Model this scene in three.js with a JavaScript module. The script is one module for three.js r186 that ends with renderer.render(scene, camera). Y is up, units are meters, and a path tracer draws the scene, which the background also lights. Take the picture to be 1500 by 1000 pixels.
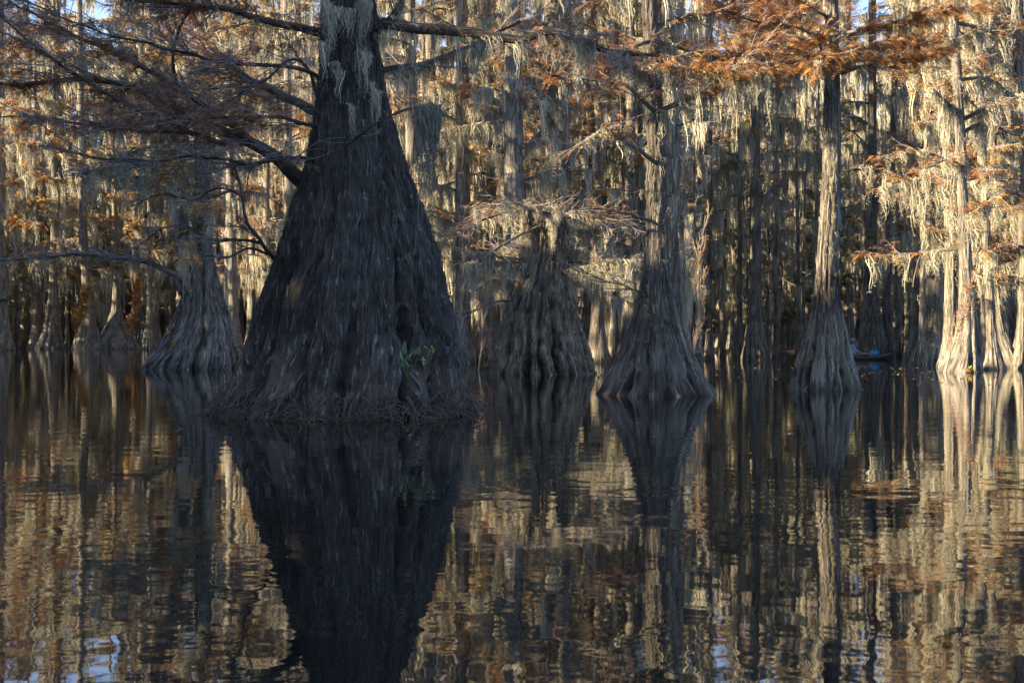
import * as THREE from 'three';
import { createNoise2D, createNoise3D } from 'simplex-noise';
import { MarchingCubes } from 'three/addons/objects/MarchingCubes.js';

// ---------------------------------------------------------------- camera, sky, sun, exposure
const scene = new THREE.Scene();
const EYE = 1.15, F = 2005, HZ = 495;                       // eye height; focal length and horizon of the 1500 x 1000 picture
const camera = new THREE.PerspectiveCamera(2 * Math.atan(500 / F) * 180 / Math.PI, 1.5, 0.1, 900);
camera.position.set(0, EYE, 0);
camera.rotation.x = -Math.atan((500 - HZ) / F);
const renderer = new THREE.WebGLRenderer({ antialias: true });
renderer.toneMapping = THREE.LinearToneMapping;
renderer.toneMappingExposure = 4.5;
renderer.shadowMap.enabled = true;

const SUN = new THREE.Vector3(-1, 0.33, 0.34).normalize();
{
  const W = 512, H = 256, data = new Float32Array(W * H * 4);
  for (let j = 0; j < H; j++) {
    const e = ((j + 0.5) / H - 0.5) * Math.PI, up = Math.max(0, Math.sin(e));
    for (let i = 0; i < W; i++) {
      const a = ((i + 0.5) / W - 0.5) * 2 * Math.PI, x = Math.cos(a) * Math.cos(e), z = Math.sin(a) * Math.cos(e);
      const c = Math.max(0, x * SUN.x + Math.sin(e) * SUN.y + z * SUN.z), g = 0.22 * Math.pow(c, 6), t = Math.pow(1 - up, 3);
      const k = (j * W + i) * 4;
      data[k] = 0.18 + 0.28 * t + g; data[k + 1] = 0.27 + 0.38 * t + g * 0.9; data[k + 2] = 0.46 + 0.54 * t + g * 0.7; data[k + 3] = 1;
    }
  }
  const sky = new THREE.DataTexture(data, W, H, THREE.RGBAFormat, THREE.FloatType);
  sky.mapping = THREE.EquirectangularReflectionMapping; sky.magFilter = THREE.LinearFilter; sky.wrapS = THREE.RepeatWrapping; sky.needsUpdate = true;
  scene.background = sky; scene.environment = sky; scene.environmentIntensity = 0.5;
}
const sun = new THREE.DirectionalLight(new THREE.Color(1, 0.80, 0.52), 5);
sun.name = 'sun';
sun.position.copy(SUN).multiplyScalar(150).add(new THREE.Vector3(0, 0, -60));
sun.target.position.set(0, 0, -60);
sun.castShadow = true; sun.shadow.mapSize.set(4096, 4096); sun.shadow.bias = -0.0005;
Object.assign(sun.shadow.camera, { left: -130, right: 130, top: 60, bottom: -60, near: 1, far: 400 });
scene.add(sun, sun.target);

// ---------------------------------------------------------------- helpers
const V = (x, y, z) => new THREE.Vector3(x, y, z);
function rng(seed) { let s = seed | 0; return () => { s = (s + 0x6d2b79f5) | 0; let t = Math.imul(s ^ (s >>> 15), 1 | s); t = (t + Math.imul(t ^ (t >>> 7), 61 | t)) ^ t; return ((t ^ (t >>> 14)) >>> 0) / 4294967296; }; }
const n3 = createNoise3D(rng(5)), n2 = createNoise2D(rng(6));
const at = (px, py, d) => V((px - 750) / F * d, EYE - (py - HZ) / F * d, -d);   // a point d metres out that the picture shows at px, py
const UP = V(0, 1, 0), lerp = THREE.MathUtils.lerp, clamp = THREE.MathUtils.clamp;

class GB {                                                  // collects triangles of one part
  constructor() { this.p = []; this.n = []; this.c = []; this.t = []; this.i = []; }
  get count() { return this.p.length / 3; }
  v(x, y, z, nx, ny, nz, c, u = 0, w = 0) { this.p.push(x, y, z); this.n.push(nx, ny, nz); this.c.push(c[0], c[1], c[2]); this.t.push(u, w); return this.p.length / 3 - 1; }
  tri(a, b, c, col) {                                       // one flat blade
    const ux = b.x - a.x, uy = b.y - a.y, uz = b.z - a.z, wx = c.x - a.x, wy = c.y - a.y, wz = c.z - a.z;
    let nx = uy * wz - uz * wy, ny = uz * wx - ux * wz, nz = ux * wy - uy * wx; const l = Math.hypot(nx, ny, nz) || 1; nx /= l; ny /= l; nz /= l;
    const k = this.v(a.x, a.y, a.z, nx, ny, nz, col); this.v(b.x, b.y, b.z, nx, ny, nz, col); this.v(c.x, c.y, c.z, nx, ny, nz, col); this.i.push(k, k + 1, k + 2);
  }
  geometry() {
    const g = new THREE.BufferGeometry();
    g.setAttribute('position', new THREE.Float32BufferAttribute(this.p, 3)); g.setAttribute('normal', new THREE.Float32BufferAttribute(this.n, 3));
    g.setAttribute('color', new THREE.Float32BufferAttribute(this.c, 3)); g.setAttribute('uv', new THREE.Float32BufferAttribute(this.t, 2)); g.setIndex(this.i);
    return g;
  }
  build(name, material, parent, kind) {
    if (!this.i.length) return null;
    const m = new THREE.Mesh(this.geometry(), material); m.name = name; if (kind) m.userData.kind = kind; parent.add(m); return m;
  }
}
const taken = {};
function numbered(name) { const k = taken[name] = (taken[name] ?? -1) + 1; return k ? name + '_' + String(k).padStart(3, '0') : name; }
function thing(name, label, category, pos, group) {
  const o = new THREE.Group(); o.name = numbered(name); o.userData = { label, category }; if (group) o.userData.group = group;
  if (pos) o.position.copy(pos); scene.add(o); return o;
}
function dup(o, name, label, category, pos, turn, scale, group) {
  const c = o.clone(); c.name = numbered(name); c.userData = { label, category, group }; c.position.copy(pos); c.rotation.y = turn; c.scale.set(scale[0], scale[1], scale[0]); scene.add(c); return c;
}
function smooth(pts, per) {                                 // polyline through the points, resampled
  const curve = new THREE.CatmullRomCurve3(pts, false, 'catmullrom', 0.5); return curve.getPoints((pts.length - 1) * per);
}
const _a = V(), _b = V(), _t = V(), _p1 = V(), _p2 = V(), _p3 = V();
function tube(gb, pts, r0, r1, sides, col, pow = 1) {
  const n = pts.length, start = gb.count; let len = 0;
  _a.set(0.31, 0.2, 0.93);
  for (let k = 0; k < n; k++) {
    _t.subVectors(pts[Math.min(k + 1, n - 1)], pts[Math.max(k - 1, 0)]).normalize();
    _a.addScaledVector(_t, -_a.dot(_t)); if (_a.lengthSq() < 1e-4) _a.set(_t.y, _t.z, _t.x).addScaledVector(_t, -_a.dot(_t)); _a.normalize(); _b.crossVectors(_t, _a);
    const f = k / (n - 1), r = lerp(r0, r1, Math.pow(f, pow)); if (k) len += pts[k].distanceTo(pts[k - 1]);
    for (let s = 0; s <= sides; s++) {
      const w = s / sides * Math.PI * 2, c = Math.cos(w), d = Math.sin(w), x = _a.x * c + _b.x * d, y = _a.y * c + _b.y * d, z = _a.z * c + _b.z * d;
      gb.v(pts[k].x + x * r, pts[k].y + y * r, pts[k].z + z * r, x, y, z, col, s / sides * 0.5, len / 2);
    }
    if (k) for (let s = 0; s < sides; s++) { const q = start + (k - 1) * (sides + 1) + s, e = q + sides + 1; gb.i.push(q, q + 1, e, q + 1, e + 1, e); }
  }
}
// a hanging strand of moss: a thin wavy ribbon that thins to nothing, with small side curls on near ones
function strand(gb, R, x, y, z, len, width, cx, cz, segs, col, tufts) {
  const ang = R() * 6.28, wx = Math.cos(ang), wz = Math.sin(ang), ph = R() * 6.28, wob = (0.02 + 0.035 * R()) * (0.7 + 0.5 * len), ts = clamp(width / 0.008, 1, 2.2), start = gb.count;
  let px = x, pz = z; const nx = wz, nz = -wx;
  for (let k = 0; k <= segs; k++) {
    const f = k / segs, w = width * (k === 0 ? 0.7 : 1) * (1 - f * f * 0.92) * (0.6 + 0.8 * R()), yy = y - len * f;
    px = x + (cx - x) * f * 0.8 + Math.sin(ph + f * 7) * wob + (R() - 0.5) * width; pz = z + (cz - z) * f * 0.8 + Math.cos(ph + f * 6) * wob;
    const tl = (R() - 0.5) * 0.8;
    gb.v(px - wx * w, yy, pz - wz * w, nx, tl, nz, col); gb.v(px + wx * w, yy, pz + wz * w, nx, tl, nz, col);
    if (k) { const q = start + (k - 1) * 2; gb.i.push(q, q + 1, q + 2, q + 1, q + 3, q + 2); }
  }
  for (let k = 0; k < tufts; k++) {
    const f = R(), yy = y - len * f, mx = x + (cx - x) * f * 0.8 + Math.sin(ph + f * 7) * wob, mz = z + (cz - z) * f * 0.8 + Math.cos(ph + f * 6) * wob, b = R() * 6.28, l = (0.025 + 0.05 * R()) * ts;
    gb.tri(_p1.set(mx, yy, mz), _p2.set(mx + width * 0.4, yy - width * 0.9, mz), _p3.set(mx + Math.cos(b) * l, yy - l * (R() * 1.4 - 0.2), mz + Math.sin(b) * l), col);
  }
}
const MOSS = [0.41, 0.385, 0.295];
function tone(c, R, spread) { const k = 1 + (R() - 0.5) * 2 * spread; return [c[0] * k, c[1] * k, c[2] * k]; }
// one beard of moss a metre long and 0.1 m across its head: fine strands and side curls; hung many times at other lengths
const beardShapes = [1, 2, 3, 4, 5].map((seed) => {
  const gb = new GB(), R = rng(seed * 55), per = 11;
  for (let s = 0; s < per; s++) {
    const q = R() * 6.28, rr = 0.11 * Math.sqrt(R()), L = 0.2 + 0.8 * Math.pow(R(), 1.3), k = 0.55 + 0.75 * R();
    strand(gb, R, Math.cos(q) * rr, (R() - 0.3) * 0.08, Math.sin(q) * rr, L, 0.0075, 0, 0, 6, [k, k, k * 0.98], 16);
  }
  return gb.geometry();
});
class MossSet {
  constructor() { this.list = beardShapes.map(() => []); }
  hang(R, x, y, z, len, spread, col) { this.list[Math.floor(R() * beardShapes.length)].push([x, y, z, len, spread / 0.1, R() * 6.28, col]); }
  build(name, material, parent, kind) {
    const m4 = new THREE.Matrix4(), q = new THREE.Quaternion(), c = new THREE.Color();
    this.list.forEach((l, i) => {
      if (!l.length) return; const im = new THREE.InstancedMesh(beardShapes[i], material, l.length); im.name = name; im.userData.kind = kind;
      l.forEach(([x, y, z, len, w, a, col], k) => { im.setMatrixAt(k, m4.compose(V(x, y, z), q.setFromAxisAngle(UP, a), V(w, len, w))); im.setColorAt(k, c.setRGB(col[0], col[1], col[2])); });
      parent.add(im);
    });
  }
}
// a curtain: several pointed beards side by side along a line a -> b
function curtain(gb, R, a, b, len, { beards = 3, per = 9, width = 0.03, spread = 0.12, segs = 4, tufts = 0, col = MOSS } = {}) {
  for (let k = 0; k < beards; k++) {
    const f = beards === 1 ? 0.5 : (k + R() * 0.8) / beards, cx = lerp(a.x, b.x, f), cy = lerp(a.y, b.y, f), cz = lerp(a.z, b.z, f), L = len * (0.2 + 0.8 * Math.pow(R(), 1.4)), base = tone(col, R, 0.3);
    if (gb.hang) { gb.hang(R, cx + (R() - 0.5) * 0.1, cy, cz + (R() - 0.5) * 0.1, L, Math.max(spread, 0.045) * (0.7 + 0.6 * R()), base); continue; }
    for (let s = 0; s < per; s++) {
      const q = R() * 6.28, rr = spread * Math.sqrt(R());
      strand(gb, R, cx + Math.cos(q) * rr, cy + (R() - 0.3) * 0.06, cz + Math.sin(q) * rr, L * (0.25 + 0.75 * R()), width, cx, cz, segs, tone(base, R, 0.35), tufts);
    }
  }
}
// a feathery spray of cypress needles: a drooping midrib with leaflets to both sides
function spray(gb, R, p, dir, len, leaf, w, pairs, col) {
  const sx = -dir.z, sz = dir.x, sl = Math.hypot(sx, sz) || 1, ux = sx / sl, uz = sz / sl, droop = 0.2 + 0.6 * R(), tw = (R() - 0.5) * 1.2;
  for (let k = 0; k < pairs; k++) {
    const f = (k + 0.4) / pairs, x = p.x + dir.x * len * f, y = p.y + dir.y * len * f - droop * len * f * f, z = p.z + dir.z * len * f, l = leaf * (1.1 - 0.6 * f) * (0.7 + 0.6 * R());
    for (const s of [-1, 1]) {
      _p1.set(x - dir.x * w, y - dir.y * w, z - dir.z * w); _p2.set(x + dir.x * w, y + dir.y * w, z + dir.z * w);
      _p3.set(x + (ux * s * 0.85 + dir.x * 0.5) * l, y + (tw * s - 0.25 - R() * 0.4) * l, z + (uz * s * 0.85 + dir.z * 0.5) * l);
      gb.tri(_p1, _p2, _p3, col);
    }
  }
}
const RUST = [[0.23, 0.10, 0.05], [0.29, 0.12, 0.05], [0.19, 0.10, 0.062], [0.33, 0.16, 0.06], [0.25, 0.145, 0.085]];
const ORANGE = [[0.45, 0.20, 0.045], [0.37, 0.145, 0.038], [0.50, 0.29, 0.06], [0.28, 0.12, 0.045], [0.41, 0.175, 0.04], [0.31, 0.17, 0.075]];
const GOLD = [[0.42, 0.25, 0.06], [0.36, 0.17, 0.04], [0.30, 0.20, 0.07], [0.26, 0.12, 0.04], [0.33, 0.24, 0.09]];
const GREEN = [[0.05, 0.085, 0.025], [0.08, 0.12, 0.03], [0.035, 0.06, 0.02], [0.12, 0.14, 0.035]];
const TWIG = [0.22, 0.2, 0.19];
const pick = (R, a) => a[Math.floor(R() * a.length)];

// ---------------------------------------------------------------- surfaces
function periodic(seed) {                                   // value noise that repeats after px by py cells
  const R = rng(seed), tab = new Float32Array(65536).map(() => R());
  return (x, y, px, py) => {
    const ix = Math.floor(x), iy = Math.floor(y), fx = x - ix, fy = y - iy, u = fx * fx * (3 - 2 * fx), v = fy * fy * (3 - 2 * fy);
    const g = (a, b) => tab[((((a % px) + px) % px) * 173 + (((b % py) + py) % py) * 1009 + px * 7 + py * 31) & 65535];
    return lerp(lerp(g(ix, iy), g(ix + 1, iy), u), lerp(g(ix, iy + 1), g(ix + 1, iy + 1), u), v);
  };
}
function barkMaps(seed, pale, dark, fleckAt) {              // stringy bark: long upright fibres, cracks, pale flecks
  const N = 1024, pn = periodic(seed), col = new Uint8Array(N * N * 4), h = new Uint8Array(N * N * 4);
  for (let j = 0; j < N; j++) for (let i = 0; i < N; i++) {
    const x = i / N, y = j / N, wx = x + 0.035 * (pn(x * 6, y * 5, 6, 5) - 0.5) + 0.012 * (pn(x * 20, y * 14, 20, 14) - 0.5);
    const a = pn(wx * 26, y * 5, 26, 5), b = pn(wx * 64, y * 12, 64, 12), c = pn(wx * 160, y * 36, 160, 36), g = pn(x * 5 + 3, y * 5, 5, 5), m = pn(x * 200, y * 200, 200, 200);
    const ridge = 1 - Math.abs(a * 2 - 1), hh = 0.45 * ridge + 0.33 * b + 0.22 * c;
    const crack = clamp((hh - 0.33) * 5, 0, 1), fleck = clamp((pn(wx * 48 + 9, y * 8, 48, 8) * 0.7 + c * 0.3 - fleckAt) * 8, 0, 1);
    const k = lerp(0.35, 1, crack) * (0.62 + 0.5 * b) * (0.7 + 0.6 * g) * (0.85 + 0.3 * m), o = (j * N + i) * 4;
    for (let q = 0; q < 3; q++) col[o + q] = clamp(255 * Math.pow(lerp(dark[q] * k, pale[q] * (0.75 + 0.4 * c), fleck), 1 / 2.2), 0, 255);
    col[o + 3] = 255; h[o] = h[o + 1] = h[o + 2] = 255 * clamp(hh, 0, 1); h[o + 3] = 255;
  }
  const mk = (d, s) => { const t = new THREE.DataTexture(d, N, N); t.wrapS = t.wrapT = THREE.RepeatWrapping; t.magFilter = THREE.LinearFilter; t.minFilter = THREE.LinearMipmapLinearFilter; if (s) t.colorSpace = THREE.SRGBColorSpace; t.needsUpdate = true; return t; };
  return { map: mk(col, true), bumpMap: mk(h, false) };
}
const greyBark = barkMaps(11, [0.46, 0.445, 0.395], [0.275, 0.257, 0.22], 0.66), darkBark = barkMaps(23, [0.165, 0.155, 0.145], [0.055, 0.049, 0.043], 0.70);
const M = {
  bark: new THREE.MeshStandardMaterial({ ...greyBark, bumpScale: 0.02, roughness: 0.95, vertexColors: true }),
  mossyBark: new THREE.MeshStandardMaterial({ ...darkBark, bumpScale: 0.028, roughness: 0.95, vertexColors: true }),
  twig: new THREE.MeshStandardMaterial({ roughness: 0.9, vertexColors: true }),
  moss: new THREE.MeshStandardMaterial({ roughness: 1, vertexColors: true }),
  farLeaf: new THREE.MeshStandardMaterial({ roughness: 1, vertexColors: true }),
  leaf: new THREE.MeshStandardMaterial({ roughness: 1, vertexColors: true }),
};

// ---------------------------------------------------------------- water and ground
{
  const N = 1024, TILE = 12, R = rng(77), data = new Float32Array(N * N * 4), gx = new Float32Array(N * N), gy = new Float32Array(N * N);
  const waves = [];
  for (let k = 0; k < 46; k++) {
    const lam = 0.07 * Math.pow(18, R()), kk = TILE / lam, a = (R() - 0.5) * 2.4 + Math.PI / 2, kx = Math.round(kk * Math.cos(a)), ky = Math.round(kk * Math.sin(a));
    if (!kx && !ky) continue;
    waves.push([kx, ky, R() * 6.28, 0.0007]);
  }
  for (const [kx, ky, ph, s] of waves) {
    const l = Math.hypot(kx, ky), sx = s * kx / l, sy = s * ky / l;
    for (let j = 0; j < N; j++) for (let i = 0; i < N; i++) { const c = Math.cos((i * kx + j * ky) / N * 6.283185307 + ph); gx[j * N + i] += sx * c; gy[j * N + i] += sy * c; }
  }
  const pn = periodic(31);
  for (let k = 0; k < N * N; k++) {                         // breezes roughen some patches more than others
    const i = k % N, j = (k / N) | 0, q = pn(i / N * 4, j / N * 6, 4, 6) * 0.65 + pn(i / N * 9, j / N * 14, 9, 14) * 0.35, g = 0.35 + 2.4 * q * q;
    data[k * 4] = 0.5 - gx[k] * g * 0.5; data[k * 4 + 1] = 0.5 - gy[k] * g * 0.5; data[k * 4 + 2] = 1; data[k * 4 + 3] = 1;
  }
  const t = new THREE.DataTexture(data, N, N, THREE.RGBAFormat, THREE.FloatType); t.wrapS = t.wrapT = THREE.RepeatWrapping; t.magFilter = THREE.LinearFilter; t.needsUpdate = true;
  const g = new THREE.PlaneGeometry(520, 420); g.rotateX(-Math.PI / 2); g.translate(0, 0, -150);
  const uv = g.attributes.uv, p = g.attributes.position; for (let k = 0; k < uv.count; k++) uv.setXY(k, p.getX(k) / TILE, -p.getZ(k) / TILE);
  const water = new THREE.Mesh(g, new THREE.MeshPhysicalMaterial({ color: new THREE.Color(0.006, 0.007, 0.006), roughness: 0.02, ior: 1.8, normalMap: t }));
  water.name = 'water'; water.userData.kind = 'structure'; scene.add(water);
}
const mud = new THREE.MeshStandardMaterial({ roughness: 1, vertexColors: true });
function bank(name, x0, x1, z0, z1, rise, seed) {           // low muddy shore with leaf litter colours
  const nx = 120, nz = 40, g = new GB();
  for (let j = 0; j <= nz; j++) for (let i = 0; i <= nx; i++) {
    const x = lerp(x0, x1, i / nx), z = lerp(z0, z1, j / nz), edge = Math.min(j / nz * 3, 1, i / nx * 6, (1 - i / nx) * 6), y = -0.5 + rise * edge + 0.25 * n2(x * 0.12 + seed, z * 0.12) + 0.1 * n2(x * 0.7, z * 0.7 + seed);
    const l = n2(x * 1.7 + 4, z * 1.7) * 0.5 + 0.5; g.v(x, y, z, 0, 1, 0, l > 0.62 ? [0.17, 0.09, 0.04] : [0.06 + 0.03 * l, 0.045 + 0.02 * l, 0.03]);
  }
  for (let j = 0; j < nz; j++) for (let i = 0; i < nx; i++) { const q = j * (nx + 1) + i; g.i.push(q, q + 1, q + nx + 1, q + 1, q + nx + 2, q + nx + 1); }
  const m = g.build(name, mud, scene); m.geometry.computeVertexNormals(); m.userData.kind = 'structure';
}
bank('far_bank', -160, 180, -150, -330, 3.2, 1);
bank('muddy_bank', 14.5, 60, -48, -61, 0.6, 9);
bank('forest_floor', -14, 46, -94, -150, 0.6, 17);

// ---------------------------------------------------------------- trunks
const spline = (xs, ys, x) => {
  if (x <= xs[0]) return ys[0]; const n = xs.length; if (x >= xs[n - 1]) return ys[n - 1];
  let k = 0; while (x > xs[k + 1]) k++;
  const f = (x - xs[k]) / (xs[k + 1] - xs[k]), a = ys[Math.max(k - 1, 0)], b = ys[k], c = ys[k + 1], d = ys[Math.min(k + 2, n - 1)];
  const m0 = (c - a) / (xs[k + 1] - xs[Math.max(k - 1, 0)]) * (xs[k + 1] - xs[k]), m1 = (d - b) / (xs[Math.min(k + 2, n - 1)] - xs[k]) * (xs[k + 1] - xs[k]), f2 = f * f, f3 = f2 * f;
  return (2 * f3 - 3 * f2 + 1) * b + (f3 - 2 * f2 + f) * m0 + (-2 * f3 + 3 * f2) * c + (f3 - f2) * m1;
};
// hs, cx, cz, rs: heights, axis and radius; ridges run up the flared butt and die out above
function trunkShape({ hs, cx, cz, rs, n = 14, amp = 0.3, reach = 2.5, sides = 120, rings = 200, seed = 1, rough = 0.02, tint = [1, 1, 1], stain, bump, fine = 1, cord = 0 }) {
  const R = rng(seed), g = new GB(), ang = [], str = [], hi = [];
  for (let k = 0; k < n; k++) { ang.push((k + (R() - 0.5) * 0.7) / n); str.push(0.2 + 0.9 * R()); hi.push(reach * (0.5 + 1.1 * R())); }
  ang.push(ang[0] + 1); str.push(str[0]); hi.push(hi[0]);
  const h0 = -0.6, h1 = hs[hs.length - 1], rb = rs[0], reps = Math.max(1, Math.round(2 * Math.PI * rb * 0.5 * fine));
  for (let j = 0; j <= rings; j++) {
    const f = j / rings, h = h0 + (h1 - h0) * (f < 0.5 ? f * (0.7 + 0.6 * f) : f), r0 = spline(hs, rs, h), ox = spline(hs, cx, h), oz = spline(hs, cz, h);
    for (let i = 0; i <= sides; i++) {
      const q = i / sides, th = q * Math.PI * 2, c = Math.cos(th), s = Math.sin(th);
      let w = q + 0.012 * n3(c * 1.3 + seed, s * 1.3, h * 0.8) + 0.006 * n3(c * 4, s * 4 + seed, h * 1.7); w -= Math.floor(w - ang[0]);
      let k = 0; while (k < n - 1 && w > ang[k + 1]) k++;
      const t = clamp((w - ang[k]) / (ang[k + 1] - ang[k]), 0, 1), lobe = Math.pow(Math.sin(Math.PI * t), 0.85), A = amp * lerp(str[k], str[k + 1], t) * Math.exp(-Math.max(h, 0) / lerp(hi[k], hi[k + 1], t));
      const t2 = (t * 2) % 1, lobe2 = Math.pow(Math.sin(Math.PI * t2), 0.6);
      let r = r0 * (1.03 - A * (1 - lobe) - A * 0.22 * (1 - lobe2)) + r0 * 0.05 * n3(c * 1.6, s * 1.6 + seed, h * 0.45) * Math.min(1, 0.4 + A * 3);
      r += rough * (n3(c * r0 * 9, s * r0 * 9, h * 1.2) + 0.6 * n3(c * r0 * 22, s * r0 * 22, h * 3.2));
      if (cord) r += cord * (1 - 2 * Math.abs(n3(c * r0 * 5 + 7, s * r0 * 5, h * 0.5)));
      let col = tint; if (bump) r += bump(q, h); if (stain) col = stain(q, h, c, s, tint);
      g.v(ox + s * r, h, oz - c * r, 0, 0, 0, col, q * reps, h / 2.2 * fine);
    }
  }
  for (let j = 0; j < rings; j++) for (let i = 0; i < sides; i++) { const q = j * (sides + 1) + i; g.i.push(q, q + 1, q + sides + 1, q + 1, q + sides + 2, q + sides + 1); }
  const geo = g.geometry(); geo.computeVertexNormals();
  const N = geo.attributes.normal;
  for (let j = 0; j <= rings; j++) { const a = j * (sides + 1), b = a + sides; _a.set(N.getX(a) + N.getX(b), N.getY(a) + N.getY(b), N.getZ(a) + N.getZ(b)).normalize(); N.setXYZ(a, _a.x, _a.y, _a.z); N.setXYZ(b, _a.x, _a.y, _a.z); }
  return geo;
}
// outline rows [y, left, right] of the picture, at depth d, become a real trunk d metres out
function outline(rows, d, above) {
  const m = d / F, x0 = ((rows[0][1] + rows[0][2]) / 2 - 750) * m, y0 = rows[0][0], hs = [], cx = [], cz = [], rs = [];
  for (const [y, l, r] of rows) { hs.push((y0 - y) * m); cx.push(((l + r) / 2 - 750) * m - x0); cz.push(0); rs.push((r - l) / 2 * m); }
  if (above) { const e = hs.length - 1; hs.push(hs[e] + above); cx.push(cx[e] + (cx[e] - cx[e - 1]) / (hs[e] - hs[e - 1]) * above * 0.4); cz.push(0); rs.push(rs[e] * 0.72); }
  return { pos: V(x0, 0, -d), hs, cx, cz, rs };
}
const stainAt = (seed, cols) => (q, h, c, s, tint) => {     // patches of dark moss and pale lichen with edges of their own
  const a = n3(c * 2.2 + seed, s * 2.2, h * 0.55) + 0.5 * n3(c * 7, s * 7 + seed, h * 2.1) + 0.35 * n3(c * 18, s * 18, h * 6 + seed);
  const k = clamp((a - 0.15) * 3, 0, 1), k2 = clamp((-a - 0.35) * 3, 0, 1);
  return [0, 1, 2].map((i) => lerp(lerp(tint[i], cols[0][i], k), cols[1][i], k2));
};

// ---------------------------------------------------------------- twigs, needles and moss along a limb
function wander(R, p, dir, len, n, bend, lift) {
  const pts = [p.clone()], d = dir.clone().normalize(), q = p.clone();
  for (let k = 0; k < n; k++) { d.x += (R() - 0.5) * bend; d.y += (R() - 0.5) * bend + lift; d.z += (R() - 0.5) * bend; d.normalize(); q.addScaledVector(d, len / n); pts.push(q.clone()); }
  return pts;
}
function fork(R, t, lo, hi) {                               // a direction that leaves t sideways, mostly level
  const a = lerp(lo, hi, R()) * (R() < 0.5 ? -1 : 1), d = t.clone().applyAxisAngle(UP, a); d.y = d.y * 0.7 + (R() - 0.45) * 0.5; return d.normalize();
}
// P: builders { limb, twig, leaf, moss }
function dress(P, R, pts, o) {
  const n = pts.length - 1, tangent = (k) => pts[Math.min(k + 1, n)].clone().sub(pts[Math.max(k - 1, 0)]).normalize();
  for (let k = 0; k < (o.twigs ?? 0); k++) {
    const f = lerp(o.from ?? 0.15, 1, R()), i = Math.min(n - 1, Math.floor(f * n)), p = pts[i].clone().lerp(pts[i + 1], f * n - i), L = o.len * (0.4 + 0.8 * R()) * (1.15 - 0.5 * f);
    const w = wander(R, p, fork(R, tangent(i), 0.4, 1.1), L, 5, 0.35, o.lift ?? 0.02); tube(P.twig, w, o.tr, o.tr * 0.45, 3, tone(TWIG, R, 0.3));
    for (let s = 0; s < (o.sub ?? 3); s++) {
      const j = 1 + Math.floor(R() * 4), w2 = wander(R, w[j], fork(R, w[j].clone().sub(w[j - 1]).normalize(), 0.4, 1.2), L * (0.25 + 0.35 * R()), 3, 0.4, -0.02); tube(P.twig, w2, o.tr * 0.6, o.tr * 0.3, 3, tone(TWIG, R, 0.3));
      needles(P, R, w2, o);
    }
    needles(P, R, w, o);
    if (o.wisps && R() < o.wisps) curtain(P.moss, R, w[1], w[4], o.wispLen ?? 0.5, { beards: 3, per: 5, width: o.mw * 0.8, spread: 0.05, segs: 4, tufts: o.tufts ?? 0 });
  }
  for (let k = 0; k < (o.moss ?? 0); k++) {
    const f = lerp(o.mfrom ?? 0.05, 1, R()), i = Math.min(n - 1, Math.floor(f * n)), p = pts[i], q = pts[i + 1];
    curtain(P.moss, R, p, p.clone().lerp(q, 0.8), o.ml * (0.35 + 0.85 * R()), { beards: 3, per: o.mper ?? 9, width: o.mw, spread: o.ms ?? 0.1, segs: o.mseg ?? 5, tufts: o.tufts ?? 0 });
  }
}
function needles(P, R, w, o) {
  if (!o.leaf) return;
  for (let k = 0; k < w.length - 1; k++) for (let s = 0; s < o.leaf; s++) {
    if (R() > (o.fill ?? 0.8)) continue;
    _q.copy(w[k]).lerp(w[k + 1], R()); _d.subVectors(w[k + 1], w[k]).normalize().applyAxisAngle(UP, (R() - 0.5) * 2.6); _d.y -= R() * 0.5; _d.normalize();
    spray(P.leaf, R, _q, _d, o.ll * (0.6 + 0.7 * R()), o.ll * 0.42, o.lw, o.pairs ?? 4, tone(pick(R, o.pal), R, 0.25));
  }
}
const _q = V(), _d = V();
const builders = (far) => ({ limb: new GB(), twig: new GB(), leaf: new GB(), moss: far ? new GB() : new MossSet(), far });
function finish(P, root) { P.twig.build('twigs', M.twig, root, 'stuff'); P.leaf.build('foliage', P.far ? M.farLeaf : M.leaf, root, 'stuff'); P.moss.build('spanish_moss', M.moss, root, 'stuff'); }

// ---------------------------------------------------------------- the large fluted cypresses
function cypress(name, label, d, rows, above, opt) {
  const o = outline(rows, d, above), root = thing(name, label, 'tree', o.pos);
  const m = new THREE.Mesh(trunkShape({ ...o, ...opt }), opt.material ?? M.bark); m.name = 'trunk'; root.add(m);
  const P = builders(), R = rng(opt.seed * 31 + 7);
  const local = (px, py, dz = 0) => at(px, py, d - dz).sub(o.pos);           // dz: metres nearer than the trunk
  const limb = (list, r0, r1, dress_, nm = 'limb') => {
    const pts = smooth(list.map(([x, y, dz]) => local(x, y, dz ?? 0)), 5); for (const p of pts) p.add(_q.set(n3(p.x * 1.5, p.y * 1.5, p.z) * 0.03, n3(p.y * 1.5, p.x * 1.5, p.z + 9) * 0.03, 0));
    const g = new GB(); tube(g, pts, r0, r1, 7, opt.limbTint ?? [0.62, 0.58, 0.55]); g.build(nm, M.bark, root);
    if (dress_) dress(P, R, pts, dress_); return pts;
  };
  const side = (h, a) => { const r = spline(o.hs, o.rs, h); return V(spline(o.hs, o.cx, h) + Math.sin(a) * r, h, Math.cos(a) * r); };   // a point on the bark, a = 0 towards +z
  return { root, trunk: m, P, R, limb, local, side, d, o, done: () => finish(P, root) };
}
const NEAR = { tr: 0.011, len: 1.2, sub: 5, leaf: 2, ll: 0.13, lw: 0.0045, pairs: 5, pal: RUST, mw: 0.011, tufts: 5, mseg: 7 };

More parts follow.
